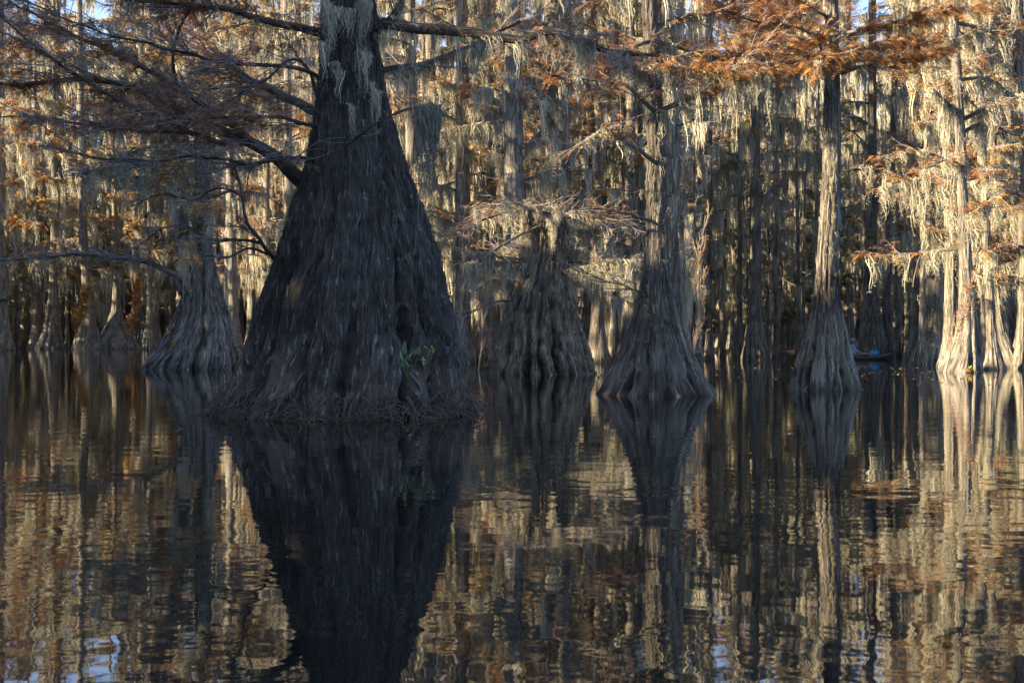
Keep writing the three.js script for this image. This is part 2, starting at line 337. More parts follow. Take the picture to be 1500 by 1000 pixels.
// A: the huge dark butt
{
  const mossA = stainAt(3, [[0.42, 0.4, 0.32], [1.05, 1.0, 0.97]]);   // black moss above the flood line, bare grey bark with a ragged edge below
  const A = cypress('great_cypress', 'huge dark flared cypress with tangled roots round its black mossy base', 20.96,
    [[605, 318, 690], [590, 326, 687], [575, 335, 684], [560, 342, 680], [530, 354, 674], [500, 365, 668], [450, 380, 656], [400, 397, 645], [350, 415, 631], [300, 432, 614], [250, 448, 597], [200, 459, 580], [150, 466, 566], [100, 470, 556], [50, 472, 551], [0, 474, 548]], 6,
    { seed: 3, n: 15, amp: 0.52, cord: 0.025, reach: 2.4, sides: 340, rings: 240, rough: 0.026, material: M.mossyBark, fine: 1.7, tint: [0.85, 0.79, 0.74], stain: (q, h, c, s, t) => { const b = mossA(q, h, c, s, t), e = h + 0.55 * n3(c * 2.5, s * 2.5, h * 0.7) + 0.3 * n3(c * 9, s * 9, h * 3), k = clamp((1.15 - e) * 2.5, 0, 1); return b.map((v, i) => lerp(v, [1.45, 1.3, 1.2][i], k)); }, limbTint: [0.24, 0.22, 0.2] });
  const { P, R, limb, side } = A, near = (e) => ({ ...NEAR, ...e });
  limb([[452, 285, 0], [436, 262, 0.3], [418, 242, 0.6], [392, 222, 0.9], [365, 207, 1.1], [345, 197, 1.2]], 0.13, 0.07, near({ twigs: 4 }));
  limb([[365, 207, 1.1], [330, 192, 1.3], [290, 174, 1.5], [240, 150, 1.6], [190, 126, 1.6], [120, 116, 1.5], [40, 121, 1.4], [-40, 124, 1.3]], 0.08, 0.018, near({ twigs: 44, leaf: 2, moss: 3, ml: 0.5 }));
  limb([[372, 211, 1.1], [320, 209, 1.5], [280, 194, 1.8], [200, 190, 2.0], [120, 180, 2.1], [60, 172, 2.1]], 0.05, 0.012, near({ twigs: 35, moss: 3, ml: 0.5 }));
  limb([[385, 218, 0.9], [345, 186, 0.8], [300, 158, 0.6], [255, 126, 0.4], [200, 95, 0.3], [120, 56, 0.2], [40, 16, 0.1], [-20, -20, 0]], 0.065, 0.015, near({ twigs: 49 }));
  limb([[282, 196, 1.8], [230, 170, 1.9], [160, 140, 2.0], [90, 96, 2.0], [30, 48, 2.0], [-20, 5, 2.0]], 0.04, 0.012, near({ twigs: 32 }));
  limb([[258, 128, 0.5], [253, 92, 0.6], [262, 45, 0.8], [288, -5, 1.0], [300, -60, 1]], 0.03, 0.014, near({ twigs: 12 }));
  limb([[474, 172, -0.3], [430, 146, -0.8], [385, 128, -1.2], [340, 100, -1.5], [305, 62, -1.7], [285, 20, -1.8], [275, -40, -1.8]], 0.085, 0.035, near({ twigs: 38, leaf: 3 }));
  limb([[478, 48, 0], [440, 40, 0.2], [385, 28, 0.5], [330, 14, 0.8], [270, 8, 1.0], [180, -4, 1.2]], 0.075, 0.02, near({ twigs: 32, moss: 6, ml: 0.7, mfrom: 0 }));
  limb([[474, 160, 0.3], [440, 90, 0.6], [400, 105, 0.8], [380, 122, 0.9], [330, 150, 1]], 0.03, 0.01, near({ twigs: 14 }));
  limb([[478, 188, 0.2], [430, 178, 0.8], [380, 170, 1.2], [300, 172, 1.5], [220, 178, 1.7]], 0.035, 0.01, near({ twigs: 26, leaf: 3 }));
  const big = limb([[540, 50, 0], [568, 34, 0.3], [620, 42, 0.6], [690, 49, 0.9], [750, 57, 1.1], [800, 48, 1.2], [850, 58, 1.3], [905, 76, 1.3], [960, 82, 1.3]], 0.105, 0.025, near({ twigs: 23, leaf: 1, moss: 30, ml: 0.85, ms: 0.07, mper: 12 }));
  limb([[566, 36, 0.3], [582, 12, 0.4], [600, -30, 0.5]], 0.06, 0.045, near({ twigs: 6, moss: 5, ml: 0.6 }));
  limb([[550, 105, 0], [600, 98, -0.5], [650, 82, -0.9], [700, 60, -1.1], [760, 30, -1.2]], 0.05, 0.02, near({ twigs: 12, moss: 14, ml: 0.8 }));
  limb([[505, 213, 1.1], [530, 196, 1.6], [560, 178, 1.9], [600, 158, 2.0], [645, 155, 2.0]], 0.02, 0.012, near({ twigs: 7, len: 0.4, leaf: 0 }), 'dead_branch');
  const tip = A.local(614, 157, 2.0), tipEnd = A.local(642, 156, 2.0);
  for (let k = 0; k < 11; k++) curtain(P.moss, R, tip, tipEnd, 1.8, { beards: 3, per: 16, width: 0.011, spread: 0.09, segs: 9, tufts: 12, col: [0.2, 0.2, 0.165] });
  limb([[402, 378, 0.3], [384, 360, 0.7], [366, 332, 0.9], [356, 300, 1.0], [350, 268, 1.0], [338, 232, 1.0]], 0.035, 0.012, near({ twigs: 10, leaf: 1, len: 0.8 }));
  limb([[384, 358, 0.7], [340, 352, 1.0], [305, 348, 1.1], [272, 330, 1.2], [238, 335, 1.3], [200, 366, 1.3]], 0.026, 0.008, near({ twigs: 14, leaf: 0, len: 0.7 }));
  limb([[396, 372, 0.5], [362, 366, 0.9], [330, 380, 1.1], [300, 374, 1.2]], 0.024, 0.008, near({ twigs: 9, leaf: 0, len: 0.5 }));
  limb([[352, 285, 1], [320, 275, 1.1], [280, 290, 1.2], [240, 285, 1.3], [190, 300, 1.3]], 0.016, 0.006, near({ twigs: 14, leaf: 0, len: 0.6 }));
  limb([[470, 232, 0.3], [430, 232, 0.9], [370, 240, 1.4], [290, 228, 1.8], [200, 236, 2.0], [90, 222, 2.1]], 0.03, 0.01, near({ twigs: 40, leaf: 0 }));
  limb([[478, 118, 0.2], [420, 96, 0.9], [340, 92, 1.4], [240, 70, 1.7], [130, 40, 1.9], [30, 0, 2]], 0.035, 0.01, near({ twigs: 44, leaf: 1, fill: 0.4 }));
  limb([[545, 255, 1.0], [535, 280, 1.15], [528, 310, 1.25], [516, 330, 1.3]], 0.014, 0.006, near({ twigs: 3, leaf: 0, len: 0.35 }), 'dead_branch');
  // moss that clings to the bark
  for (const [px0, py0, px1, py1, L, n] of [[472, -6, 492, 20, 1.1, 4], [524, -10, 546, 8, 1.1, 4], [474, 60, 482, 70, 0.9, 2], [530, 70, 540, 84, 0.8, 2], [500, 10, 520, 15, 0.8, 2], [492, 90, 500, 110, 0.9, 2], [544, 120, 552, 140, 0.9, 2], [512, 150, 520, 165, 0.7, 1]]) {
    for (let k = 0; k < n; k++) { const dz = 0.55 + 0.25 * R(); curtain(P.moss, R, A.local(px0, py0, dz), A.local(px1, py1, dz), L, { beards: 3, per: 9, width: 0.011, spread: 0.06, segs: 8, tufts: 8 }); }
  }
  for (let k = 0; k < 30; k++) {
    const f = k / 30, px = lerp(540, 606, f) + 5 * Math.sin(k), py = lerp(185, 390, f), h = (605 - py) * A.d / F, r = spline(A.o.hs, A.o.rs, h), X = A.local(px, py, 0).x - spline(A.o.hs, A.o.cx, h), z = Math.sqrt(Math.max(0.01, r * r - X * X)) + 0.03;
    const p = V(A.local(px, py, 0).x * 0.98, h, z); curtain(P.moss, R, p, p, 0.5, { beards: 1, per: 6, width: 0.01, spread: 0.04, segs: 5, tufts: 6, col: [0.19, 0.185, 0.155] });
  }
  for (let k = 0; k < 36; k++) { const h = 2.2 + 1.5 * R(), p = side(h, -1.45 + 0.25 * R()); p.x -= 0.02; curtain(P.moss, R, p, p, 0.5, { beards: 1, per: 6, width: 0.011, spread: 0.05, segs: 5, tufts: 6, col: [0.22, 0.22, 0.16] }); }
  for (let k = 0; k < 150; k++) { const h = 0.6 + 5.2 * R(), p = side(h, (R() - 0.5) * 3); curtain(P.moss, R, p, p, 0.16 + 0.2 * R(), { beards: 1, per: 4, width: 0.01, spread: 0.05, segs: 3, tufts: 4, col: [0.085, 0.085, 0.06] }); }
  // matted roots at the waterline
  const roots = new GB();
  for (let k = 0; k < 1300; k++) {
    const a = (R() - 0.5) * 4.4, h = 0.02 + 0.5 * R() * R(), p = side(Math.max(0, h), a); p.y = h; p.x *= 1.015; p.z *= 1.015;
    const dir = V(Math.sin(a) * 0.5 + (R() - 0.5) * 1.6, -0.25 - R() * 0.8, Math.cos(a) * 0.5 + (R() - 0.5) * 0.8), w = wander(R, p, dir, 0.15 + 0.35 * R(), 6, 1.2, 0); for (const q of w) q.y = Math.max(q.y, -0.06);
    tube(roots, w, 0.004 + 0.012 * R() * R(), 0.003, 4, tone([0.10, 0.072, 0.052], R, 0.6));
  }
  for (const [a, l] of [[-1.45, 0.4], [-1.2, 0.4], [1.3, 0.3], [-1.55, 0.35], [-0.9, 0.35], [0.6, 0.3], [0.1, 0.3], [-0.4, 0.35]]) { const p = side(0.3, a); tube(roots, wander(R, p, V(Math.sin(a), -0.55, Math.cos(a) * 0.7), l, 7, 0.5, -0.06), 0.04, 0.012, 6, [0.06, 0.05, 0.043]); }
  roots.build('root_mat', M.twig, A.root, 'stuff');
  fibres(A, R, 4200, 0.9, 8, 0.26, 0.005, [[0.06, 0.052, 0.045], [0.045, 0.04, 0.03], [0.075, 0.07, 0.063], [0.105, 0.1, 0.095], [0.03, 0.027, 0.022]]);
  A.done();
}
const MID = { tr: 0.012, len: 1.2, sub: 3, leaf: 2, ll: 0.19, lw: 0.0075, pairs: 5, pal: RUST, mw: 0.017, tufts: 3, mseg: 6 };
const mid = (e) => ({ ...MID, ...e });
// a crown above and within the upper frame: level limbs round the trunk, hung with moss
function crown(T, R, { h0, h1, n, len, r = 0.05, toward, ...e }) {
  for (let k = 0; k < n; k++) {
    const h = lerp(h0, h1, (k + R()) / n), a = toward !== undefined ? toward + (R() - 0.5) * 2.2 : R() * 6.28, p = T.side(h, a), L = len * (0.5 + 0.7 * R());
    const pts = smooth(wander(R, p, V(Math.sin(a), 0.15 + 0.25 * R(), Math.cos(a)), L, 5, 0.5, -0.05), 3), g = new GB(); tube(g, pts, r * (0.7 + 0.5 * R()), 0.012, 6, [0.5, 0.47, 0.44]); g.build('limb', M.bark, T.root);
    dress(T.P, R, pts, mid(e));
  }
}
// loose fibres of peeling bark
function fibres(T, R, n, h0, h1, len, w, cols) {
  const g = new GB(), P = T.trunk.geometry.attributes.position, N = T.trunk.geometry.attributes.normal, d = V(), sd = V();
  for (let k = 0, t = 0; k < n && t < n * 20; t++) {
    const i = Math.floor(R() * P.count), y = P.getY(i); if (y < h0 || y > h1 || P.getZ(i) < T.o.cz[0] - 0.3 * spline(T.o.hs, T.o.rs, y)) continue;
    let nx = N.getX(i), ny = N.getY(i), nz = N.getZ(i); const ox = P.getX(i) - spline(T.o.hs, T.o.cx, y), oz = P.getZ(i); if (nx * ox + nz * oz < 0) { nx = -nx; ny = -ny; nz = -nz; }
    d.set(0, 1, 0).addScaledVector(_q.set(nx, ny, nz), -ny).normalize(); sd.crossVectors(d, _q.set(nx, ny, nz)).normalize(); d.addScaledVector(sd, (R() - 0.5) * 0.35);
    const L = len * (0.3 + R()), W = w * (0.5 + R()), lift = 0.004 + 0.02 * R() * R(), x = P.getX(i) + nx * 0.004 + sd.x * (R() - 0.5) * 0.04, z = P.getZ(i) + nz * 0.004 + sd.z * (R() - 0.5) * 0.04, c = tone(pick(R, cols), R, 0.35), yy = y + (R() - 0.5) * 0.05;
    const a = g.v(x - sd.x * W, yy, z - sd.z * W, nx, ny, nz, c), b2 = L / 2;
    g.v(x + sd.x * W, yy, z + sd.z * W, nx, ny, nz, c); g.v(x + d.x * b2 + nx * lift - sd.x * W, yy + d.y * b2 + ny * lift, z + d.z * b2 + nz * lift - sd.z * W, nx, ny, nz, c); g.v(x + d.x * b2 + nx * lift + sd.x * W * 0.8, yy + d.y * b2 + ny * lift, z + d.z * b2 + nz * lift + sd.z * W, nx, ny, nz, c); g.v(x + d.x * L + nx * 0.004, yy + d.y * L, z + d.z * L + nz * 0.004, nx, ny, nz, c);
    g.i.push(a, a + 1, a + 2, a + 1, a + 3, a + 2, a + 2, a + 3, a + 4); k++;
  }
  g.build('bark_fibres', M.twig, T.root, 'stuff');
}
function barkMoss(T, R, n, h0, h1, a0, a1, L, o = {}) { for (let k = 0; k < n; k++) { const p = T.side(lerp(h0, h1, R()), lerp(a0, a1, R())); p.x *= 1.02; p.z *= 1.02; curtain(T.P.moss, R, p, p, L * (0.4 + 0.8 * R()), { beards: 1, per: 7, width: 0.016, spread: 0.06, segs: 5, tufts: 4, ...o }); } }

// B: hollow-topped butt with burls
{
  const burls = [[0.505, 1.15, 0.20], [0.485, 0.72, 0.16], [0.53, 0.7, 0.17], [0.50, 0.45, 0.14]];
  const B = cypress('burled_cypress', 'broad cypress butt with knobbly burls on its flutes below a moss hung crown', 44.3,
    [[547, 712, 875], [535, 715, 872], [520, 719, 867], [500, 724, 861], [480, 731, 853], [450, 742, 844], [420, 752, 838], [400, 760, 834], [370, 771, 832], [350, 775, 832], [335, 779, 832], [322, 784, 830], [312, 790, 826], [304, 800, 816]], 0,
    { seed: 8, n: 22, amp: 0.42, reach: 3.2, sides: 200, rings: 140, rough: 0.03, tint: [0.54, 0.46, 0.38], stain: stainAt(8, [[0.3, 0.28, 0.22], [0.7, 0.64, 0.52]]),
      bump: (q, h) => burls.reduce((s, [b, y, r]) => s + r * Math.exp(-(((q - b) * 10) ** 2 + (h - y) ** 2) / (r * r * 0.9)), 0) });
  const { R, limb } = B;
  const st = smooth([B.local(772, 420, 0.3), B.local(776, 370, 0.4), B.local(774, 335, 0.4), B.local(770, 310, 0.5)], 5), g = new GB(); tube(g, st, 0.42, 0.2, 14, [0.5, 0.45, 0.38]); g.build('broken_stem', M.bark, B.root);
  limb([[800, 312, 0.4], [760, 306, 1], [710, 320, 1.4], [680, 335, 1.6], [640, 340, 1.7]], 0.07, 0.02, mid({ twigs: 40, leaf: 1, fill: 0.3, moss: 9, ml: 1.0 }));
  limb([[815, 318, 0.4], [850, 310, 1], [900, 322, 1.3], [930, 335, 1.4]], 0.06, 0.02, mid({ twigs: 32, leaf: 0, moss: 8, ml: 0.9 }));
  limb([[795, 330, 0.5], [760, 345, 1.2], [720, 370, 1.7], [695, 400, 1.8], [660, 415, 1.8]], 0.06, 0.015, mid({ twigs: 26, leaf: 0, moss: 5, ml: 0.8 }));
  limb([[800, 300, 0.5], [780, 300, 1.4], [740, 300, 2.2], [690, 305, 2.6]], 0.05, 0.015, mid({ twigs: 40, leaf: 0, moss: 8, ml: 0.8 }));
  limb([[745, 440, 0.3], [725, 442, 0.9], [700, 452, 1.3], [672, 462, 1.5]], 0.035, 0.01, mid({ twigs: 20, leaf: 0 }));
  crown(B, R, { h0: 2.9, h1: 5.0, n: 22, len: 2.3, r: 0.04, twigs: 14, leaf: 1, fill: 0.12, moss: 15, ml: 1.3, ms: 0.12 });
  barkMoss(B, R, 90, 2.2, 5, -2, 1.8, 0.9); barkMoss(B, R, 26, 1.9, 3.6, -1.6, -0.6, 0.9, { col: [0.34, 0.31, 0.19] });
  fibres(B, R, 466, 1.6, 9, 0.42, 0.013, [[0.13, 0.12, 0.11], [0.08, 0.07, 0.065], [0.17, 0.16, 0.15], [0.05, 0.045, 0.04]]);
  B.done();
}
// C
{
  const C = cypress('ridged_cypress', 'cypress with a tall straight stem above a steep cone of grey ridges', 28.1,
    [[577, 875, 1053], [568, 882, 1046], [555, 890, 1036], [540, 898, 1028], [520, 906, 1017], [500, 914, 1008], [480, 921, 1001], [460, 928, 995], [440, 934, 989], [420, 938, 984], [400, 942, 981], [380, 945, 979], [350, 947, 978], [300, 948, 978], [250, 948, 975], [200, 948, 973], [150, 947, 970], [100, 946, 968], [50, 943, 965], [0, 942, 962]], 5,
    { seed: 12, n: 18, amp: 0.56, reach: 2.1, sides: 220, rings: 160, rough: 0.018, tint: [0.41, 0.37, 0.335], stain: stainAt(12, [[0.22, 0.21, 0.17], [0.62, 0.57, 0.53]]) });
  const { R, limb } = C;
  limb([[952, 322, 0.2], [915, 311, 0.6], [880, 307, 0.8], [845, 308, 0.9]], 0.035, 0.014, mid({ twigs: 8, leaf: 1, len: 0.7 }));
  limb([[960, 237, 0.2], [925, 213, 0.7], [888, 190, 1.0], [860, 205, 1.2]], 0.05, 0.018, mid({ twigs: 10, leaf: 1, moss: 9, ml: 0.7, mfrom: 0.3 }));
  limb([[960, 165, 0.2], [930, 138, 0.7], [905, 122, 0.9], [850, 116, 1.1], [800, 110, 1.2]], 0.05, 0.015, mid({ twigs: 14, leaf: 2, moss: 4, ml: 0.7 }));
  limb([[960, 165, 0.2], [1000, 150, 0.7], [1050, 128, 1.0], [1085, 95, 1.2], [1130, 60, 1.3]], 0.06, 0.018, mid({ twigs: 26, leaf: 3, moss: 16, ml: 1.2 }));
  limb([[958, 95, 0.2], [1000, 100, 0.9], [1060, 108, 1.4], [1130, 105, 1.7]], 0.05, 0.015, mid({ twigs: 24, leaf: 3, moss: 20, ml: 1.5, pal: ORANGE }));
  limb([[955, 60, -0.2], [1000, 70, -0.9], [1050, 80, -1.6], [1110, 85, -2]], 0.05, 0.015, mid({ twigs: 20, leaf: 3, moss: 18, ml: 1.6 }));
  limb([[952, 62, 0.2], [900, 75, 0.9], [840, 70, 1.3], [790, 60, 1.5]], 0.05, 0.015, mid({ twigs: 20, leaf: 3, moss: 8, ml: 0.9 }));
  limb([[940, 430, 0.2], [915, 418, 0.6], [880, 410, 0.9], [850, 395, 1.1]], 0.02, 0.008, mid({ twigs: 12, leaf: 0, len: 0.7 }));
  crown(C, R, { h0: 6.4, h1: 11, n: 13, len: 2.2, r: 0.05, twigs: 9, leaf: 3, pal: RUST, moss: 8, ml: 1.2, ms: 0.1 });
  barkMoss(C, R, 60, 1.8, 5.6, -2.2, 1.6, 0.8, { col: [0.27, 0.26, 0.2] }); barkMoss(C, R, 24, 0.9, 2.1, -0.6, 0.5, 0.5, { col: [0.2, 0.2, 0.165] });
  fibres(C, R, 600, 1.6, 9, 0.3, 0.008, [[0.13, 0.12, 0.11], [0.08, 0.07, 0.065], [0.17, 0.16, 0.15], [0.05, 0.045, 0.04]]);
  C.done();
}
// D
{
  const st = stainAt(20, [[0.4, 0.37, 0.3], [0.8, 0.76, 0.7]]);
  const D = cypress('slim_fluted_cypress', 'slim cypress with a ring of blackened bark above deep rounded flutes', 30.7,
    [[570, 1158, 1263], [560, 1161, 1260], [545, 1165, 1256], [530, 1169, 1252], [510, 1175, 1247], [490, 1181, 1242], [470, 1186, 1237], [450, 1190, 1233], [430, 1194, 1230], [400, 1197, 1228], [370, 1199, 1228], [340, 1201, 1230], [300, 1203, 1231], [250, 1206, 1232], [200, 1207, 1231], [150, 1208, 1230], [100, 1209, 1229], [50, 1210, 1228], [0, 1211, 1226]], 6,
    { seed: 20, n: 13, amp: 0.54, reach: 1.9, sides: 200, rings: 150, rough: 0.018, tint: [0.6, 0.56, 0.52],
      stain: (q, h, c, s, t) => { const b = st(q, h, c, s, t), e = h + 0.28 * n3(c * 3, s * 3, h * 1.5) + 0.12 * n3(c * 11, s * 11, h * 5), k = clamp((2.6 - e) * 7, 0, 1) * clamp((e - 1.55) * 2.2, 0, 1); return b.map((v, i) => lerp(v, [0.16, 0.135, 0.12][i], k)); } });
  const { R, limb } = D;
  limb([[1218, 110, 0.2], [1270, 96, 0.8], [1330, 84, 1.2], [1400, 74, 1.5]], 0.05, 0.014, mid({ twigs: 30, leaf: 3, pal: ORANGE, moss: 4, ml: 0.8 }));
  limb([[1218, 105, 0.2], [1160, 98, 0.7], [1110, 100, 1.0], [1060, 88, 1.2]], 0.05, 0.014, mid({ twigs: 30, leaf: 3, pal: ORANGE, moss: 8, ml: 0.9 }));
  limb([[1218, 60, 0.2], [1160, 40, 0.9], [1100, 30, 1.3], [1030, 5, 1.5]], 0.045, 0.012, mid({ twigs: 28, leaf: 3, pal: ORANGE, moss: 3, ml: 0.7 }));
  limb([[1218, 50, 0.2], [1280, 40, 1.0], [1350, 24, 1.6], [1420, 10, 1.9]], 0.045, 0.012, mid({ twigs: 30, leaf: 3, pal: ORANGE, moss: 3, ml: 0.7 }));
  limb([[1218, 80, -0.2], [1270, 70, -1.0], [1330, 55, -1.6]], 0.045, 0.012, mid({ twigs: 24, leaf: 3, pal: ORANGE, moss: 5, ml: 0.8 }));
  crown(D, R, { h0: 6.4, h1: 12, n: 20, len: 2.4, r: 0.045, twigs: 14, leaf: 3, pal: ORANGE, moss: 4, ml: 0.9, ms: 0.09 });
  barkMoss(D, R, 46, 2.2, 6.6, -1.4, 2.0, 0.5, { width: 0.014, col: [0.3, 0.28, 0.18] });
  fibres(D, R, 600, 1.6, 9, 0.3, 0.008, [[0.13, 0.12, 0.11], [0.08, 0.07, 0.065], [0.17, 0.16, 0.15], [0.05, 0.045, 0.04]]);
  D.done();
}
// E
{
  const E = cypress('skirted_cypress', 'grey cypress with a wide pleated skirt and a long bare side limb', 51.2,
    [[540, 204, 358], [530, 213, 355], [520, 222, 352], [500, 236, 347], [480, 248, 341], [460, 257, 335], [440, 265, 328], [420, 271, 322], [400, 276, 317], [370, 281, 312], [330, 284, 309], [250, 286, 308], [150, 286, 308], [50, 286, 306], [0, 286, 305]], 9,
    { seed: 27, n: 22, amp: 0.54, reach: 3.2, sides: 220, rings: 140, rough: 0.025, tint: [0.58, 0.54, 0.52], stain: stainAt(27, [[0.34, 0.32, 0.3], [0.8, 0.75, 0.73]]) });
  const { R, limb } = E;
  limb([[272, 430, 0.5], [266, 370, 0.4], [268, 300, 0.2], [262, 230, 0], [245, 170, -0.3]], 0.3, 0.13, mid({ twigs: 10, moss: 14, ml: 1.4, mw: 0.024, ms: 0.16 }));
  limb([[268, 410, 0.6], [245, 398, 1.0], [215, 384, 1.4], [170, 377, 1.8], [120, 372, 2.1], [60, 376, 2.3], [-20, 384, 2.4]], 0.12, 0.04, mid({ twigs: 70, leaf: 0, len: 1.7, sub: 4, tr: 0.02, moss: 16, ml: 0.7, mw: 0.022 }));
  limb([[285, 260, 0.4], [240, 250, 1.0], [190, 240, 1.4], [120, 255, 1.8]], 0.1, 0.03, mid({ twigs: 50, leaf: 0, len: 1.7, sub: 4, tr: 0.02, moss: 24, ml: 1.9, mw: 0.024, ms: 0.16 }));
  limb([[300, 290, 0.4], [340, 280, 1.0], [390, 285, 1.4]], 0.08, 0.03, mid({ twigs: 12, leaf: 1, moss: 10, ml: 1.6, mw: 0.024 }));
  crown(E, R, { h0: 4.6, h1: 17, n: 30, len: 4, r: 0.09, twigs: 12, leaf: 1, tr: 0.018, ll: 0.28, lw: 0.02, pal: GOLD, moss: 11, ml: 2.1, ms: 0.16, mw: 0.024, tufts: 2 });
  barkMoss(E, R, 80, 2.2, 12, -1.8, 1.8, 1.1, { width: 0.024, spread: 0.1 });
  fibres(E, R, 400, 1.6, 9, 0.42, 0.013, [[0.13, 0.12, 0.11], [0.08, 0.07, 0.065], [0.17, 0.16, 0.15], [0.05, 0.045, 0.04]]);
  E.done();
}
// K and the other single trunks on the sunny bank and further out
const FAR = { tr: 0.02, len: 1.5, sub: 2, leaf: 1, fill: 0.75, ll: 0.3, lw: 0.014, pairs: 5, pal: ORANGE, mw: 0.026, tufts: 0, mseg: 4 };
function standing(name, label, d, rows, above, opt, cr) {
  const T = cypress(name, label, d, rows, above, { n: 11, amp: 0.3, reach: 1.6, sides: 90, rings: 90, rough: 0.02, tint: [0.68, 0.65, 0.61], stain: stainAt(opt.seed, [[0.42, 0.39, 0.35], [0.9, 0.87, 0.82]]), ...opt });
  if (cr) { crown(T, T.R, { ...FAR, r: 0.07, twigs: 8, moss: 8, ml: 1.7, ms: 0.16, len: 3, mper: 8, ...cr }); barkMoss(T, T.R, cr.bm ?? 40, cr.b0 ?? 2.5, cr.h1, -2.4, 1.6, 1.0, { width: 0.024, spread: 0.09, tufts: 1 }); }
  T.done(); return T;
}
standing('stilted_cypress', 'sunlit cypress standing on splayed stilt like roots at the muddy bank', 46.2, [[545, 1376, 1442], [535, 1382, 1440], [520, 1390, 1438], [500, 1397, 1436], [470, 1403, 1432], [430, 1406, 1428], [380, 1406, 1424], [300, 1404, 1418], [200, 1400, 1414], [100, 1395, 1408], [0, 1390, 1402]], 9, { seed: 41, n: 8, amp: 0.55, reach: 1.4 }, { h0: 4, h1: 17, n: 22, pal: ORANGE });
standing('grey_cypress', 'blue grey cypress with a leafy collar above its flared foot, alone in the shade', 72, [[527, 1084, 1130], [515, 1087, 1126], [500, 1090, 1122], [470, 1094, 1119], [440, 1097, 1117], [400, 1098, 1116], [300, 1099, 1114], [200, 1100, 1113], [100, 1100, 1112], [0, 1100, 1111]], 10, { seed: 42 }, { h0: 8, h1: 24, n: 20, moss: 11, ml: 3 });
standing('hollow_cypress', 'pale cypress with a ragged hollow foot behind the kayak', 76, [[526, 1254, 1303], [510, 1257, 1300], [490, 1260, 1296], [470, 1263, 1292], [440, 1266, 1288], [400, 1267, 1285], [300, 1270, 1284], [200, 1272, 1284], [0, 1273, 1283]], 10, { seed: 43, n: 7, amp: 0.5 }, { h0: 8, h1: 24, n: 14 });
standing('leaning_cypress', 'thin cypress leaning against the pale hollow one behind the kayak', 77, [[526, 1290, 1312], [480, 1293, 1308], [440, 1294, 1306], [350, 1297, 1308], [200, 1304, 1313], [0, 1310, 1318]], 8, { seed: 44 }, { h0: 9, h1: 22, n: 8 });
standing('slender_bank_cypress', 'tall thin sunlit cypress just behind the stilted one', 50, [[541, 1438, 1476], [525, 1444, 1468], [500, 1446, 1462], [450, 1445, 1458], [300, 1438, 1449], [150, 1433, 1442], [0, 1428, 1437]], 8, { seed: 45 }, { h0: 4, h1: 18, n: 22, moss: 12 });
standing('slender_bank_cypress', 'thin sunlit cypress with a curved leaning foot on the muddy bank', 52, [[539, 1476, 1500], [520, 1470, 1490], [480, 1460, 1474], [420, 1453, 1466], [300, 1451, 1462], [150, 1449, 1458], [0, 1446, 1455]], 8, { seed: 46 }, { h0: 3.4, h1: 18, n: 22, moss: 12, pal: GOLD });
standing('slender_bank_cypress', 'thick sunlit cypress rising from the leaf strewn end of the bank', 51, [[540, 1482, 1522], [520, 1487, 1516], [480, 1491, 1511], [400, 1493, 1508], [250, 1492, 1506], [0, 1486, 1498]], 8, { seed: 47 }, { h0: 3, h1: 18, n: 22, moss: 12 });
standing('draped_cypress', 'dark grey cypress close behind the stilted one with a drooping mossy limb', 54, [[538, 1372, 1412], [520, 1378, 1408], [480, 1383, 1404], [400, 1385, 1402], [300, 1384, 1399], [150, 1380, 1394], [0, 1376, 1388]], 8, { seed: 48 }, { h0: 4, h1: 18, n: 16, moss: 12, ml: 2.2 })
  .limb([[1384, 350, 0.5], [1362, 360, 1.2], [1345, 385, 1.6], [1338, 420, 1.8]], 0.06, 0.02, null);
standing('distant_cypress', 'far cypress with sunlit roots and a straight tapering foot in open water', 144, [[511, 50, 94], [500, 56, 91], [480, 63, 88], [450, 69, 86], [410, 72, 84], [350, 74, 83], [250, 75, 82], [100, 76, 82], [0, 76, 81]], 6, { seed: 51, reach: 3 }, { h0: 8, h1: 34, n: 24, len: 5, ml: 4, ms: 0.3, mw: 0.06, ll: 0.6, lw: 0.06 });
standing('distant_cypress', 'far cypress whose sunlit stem leans over a squat flared stump', 140, [[511, 104, 152], [495, 110, 146], [475, 116, 141], [450, 120, 136], [420, 120, 134], [350, 116, 128], [200, 114, 124], [0, 112, 120]], 6, { seed: 52, reach: 3 }, { h0: 8, h1: 34, n: 24, len: 5, ml: 4, ms: 0.3, mw: 0.06, ll: 0.6, lw: 0.06, pal: GOLD });
standing('distant_stump', 'wide squat fluted stump in the far water under gold needles', 142, [[511, 132, 206], [500, 140, 198], [485, 150, 189], [470, 157, 182], [455, 162, 178], [440, 164, 176], [380, 166, 174]], 0, { seed: 53, reach: 4, n: 14 });
standing('distant_cypress', 'far thin cypress on a small pointed foot beside the squat stump', 138, [[511, 206, 230], [490, 210, 226], [460, 214, 223], [400, 215, 222], [200, 216, 222], [0, 217, 222]], 6, { seed: 54, reach: 2 }, { h0: 6, h1: 32, n: 22, len: 4, ml: 4, ms: 0.3, mw: 0.06, ll: 0.6, lw: 0.06, pal: GOLD });
standing('distant_cypress', 'far broad footed cypress at the edge of the open water', 130, [[512, -28, 22], [490, -20, 15], [460, -14, 10], [400, -10, 7], [200, -8, 6], [0, -6, 5]], 6, { seed: 55, reach: 3 }, { h0: 7, h1: 32, n: 24, len: 5, ml: 4, ms: 0.3, mw: 0.06, ll: 0.6, lw: 0.06 });
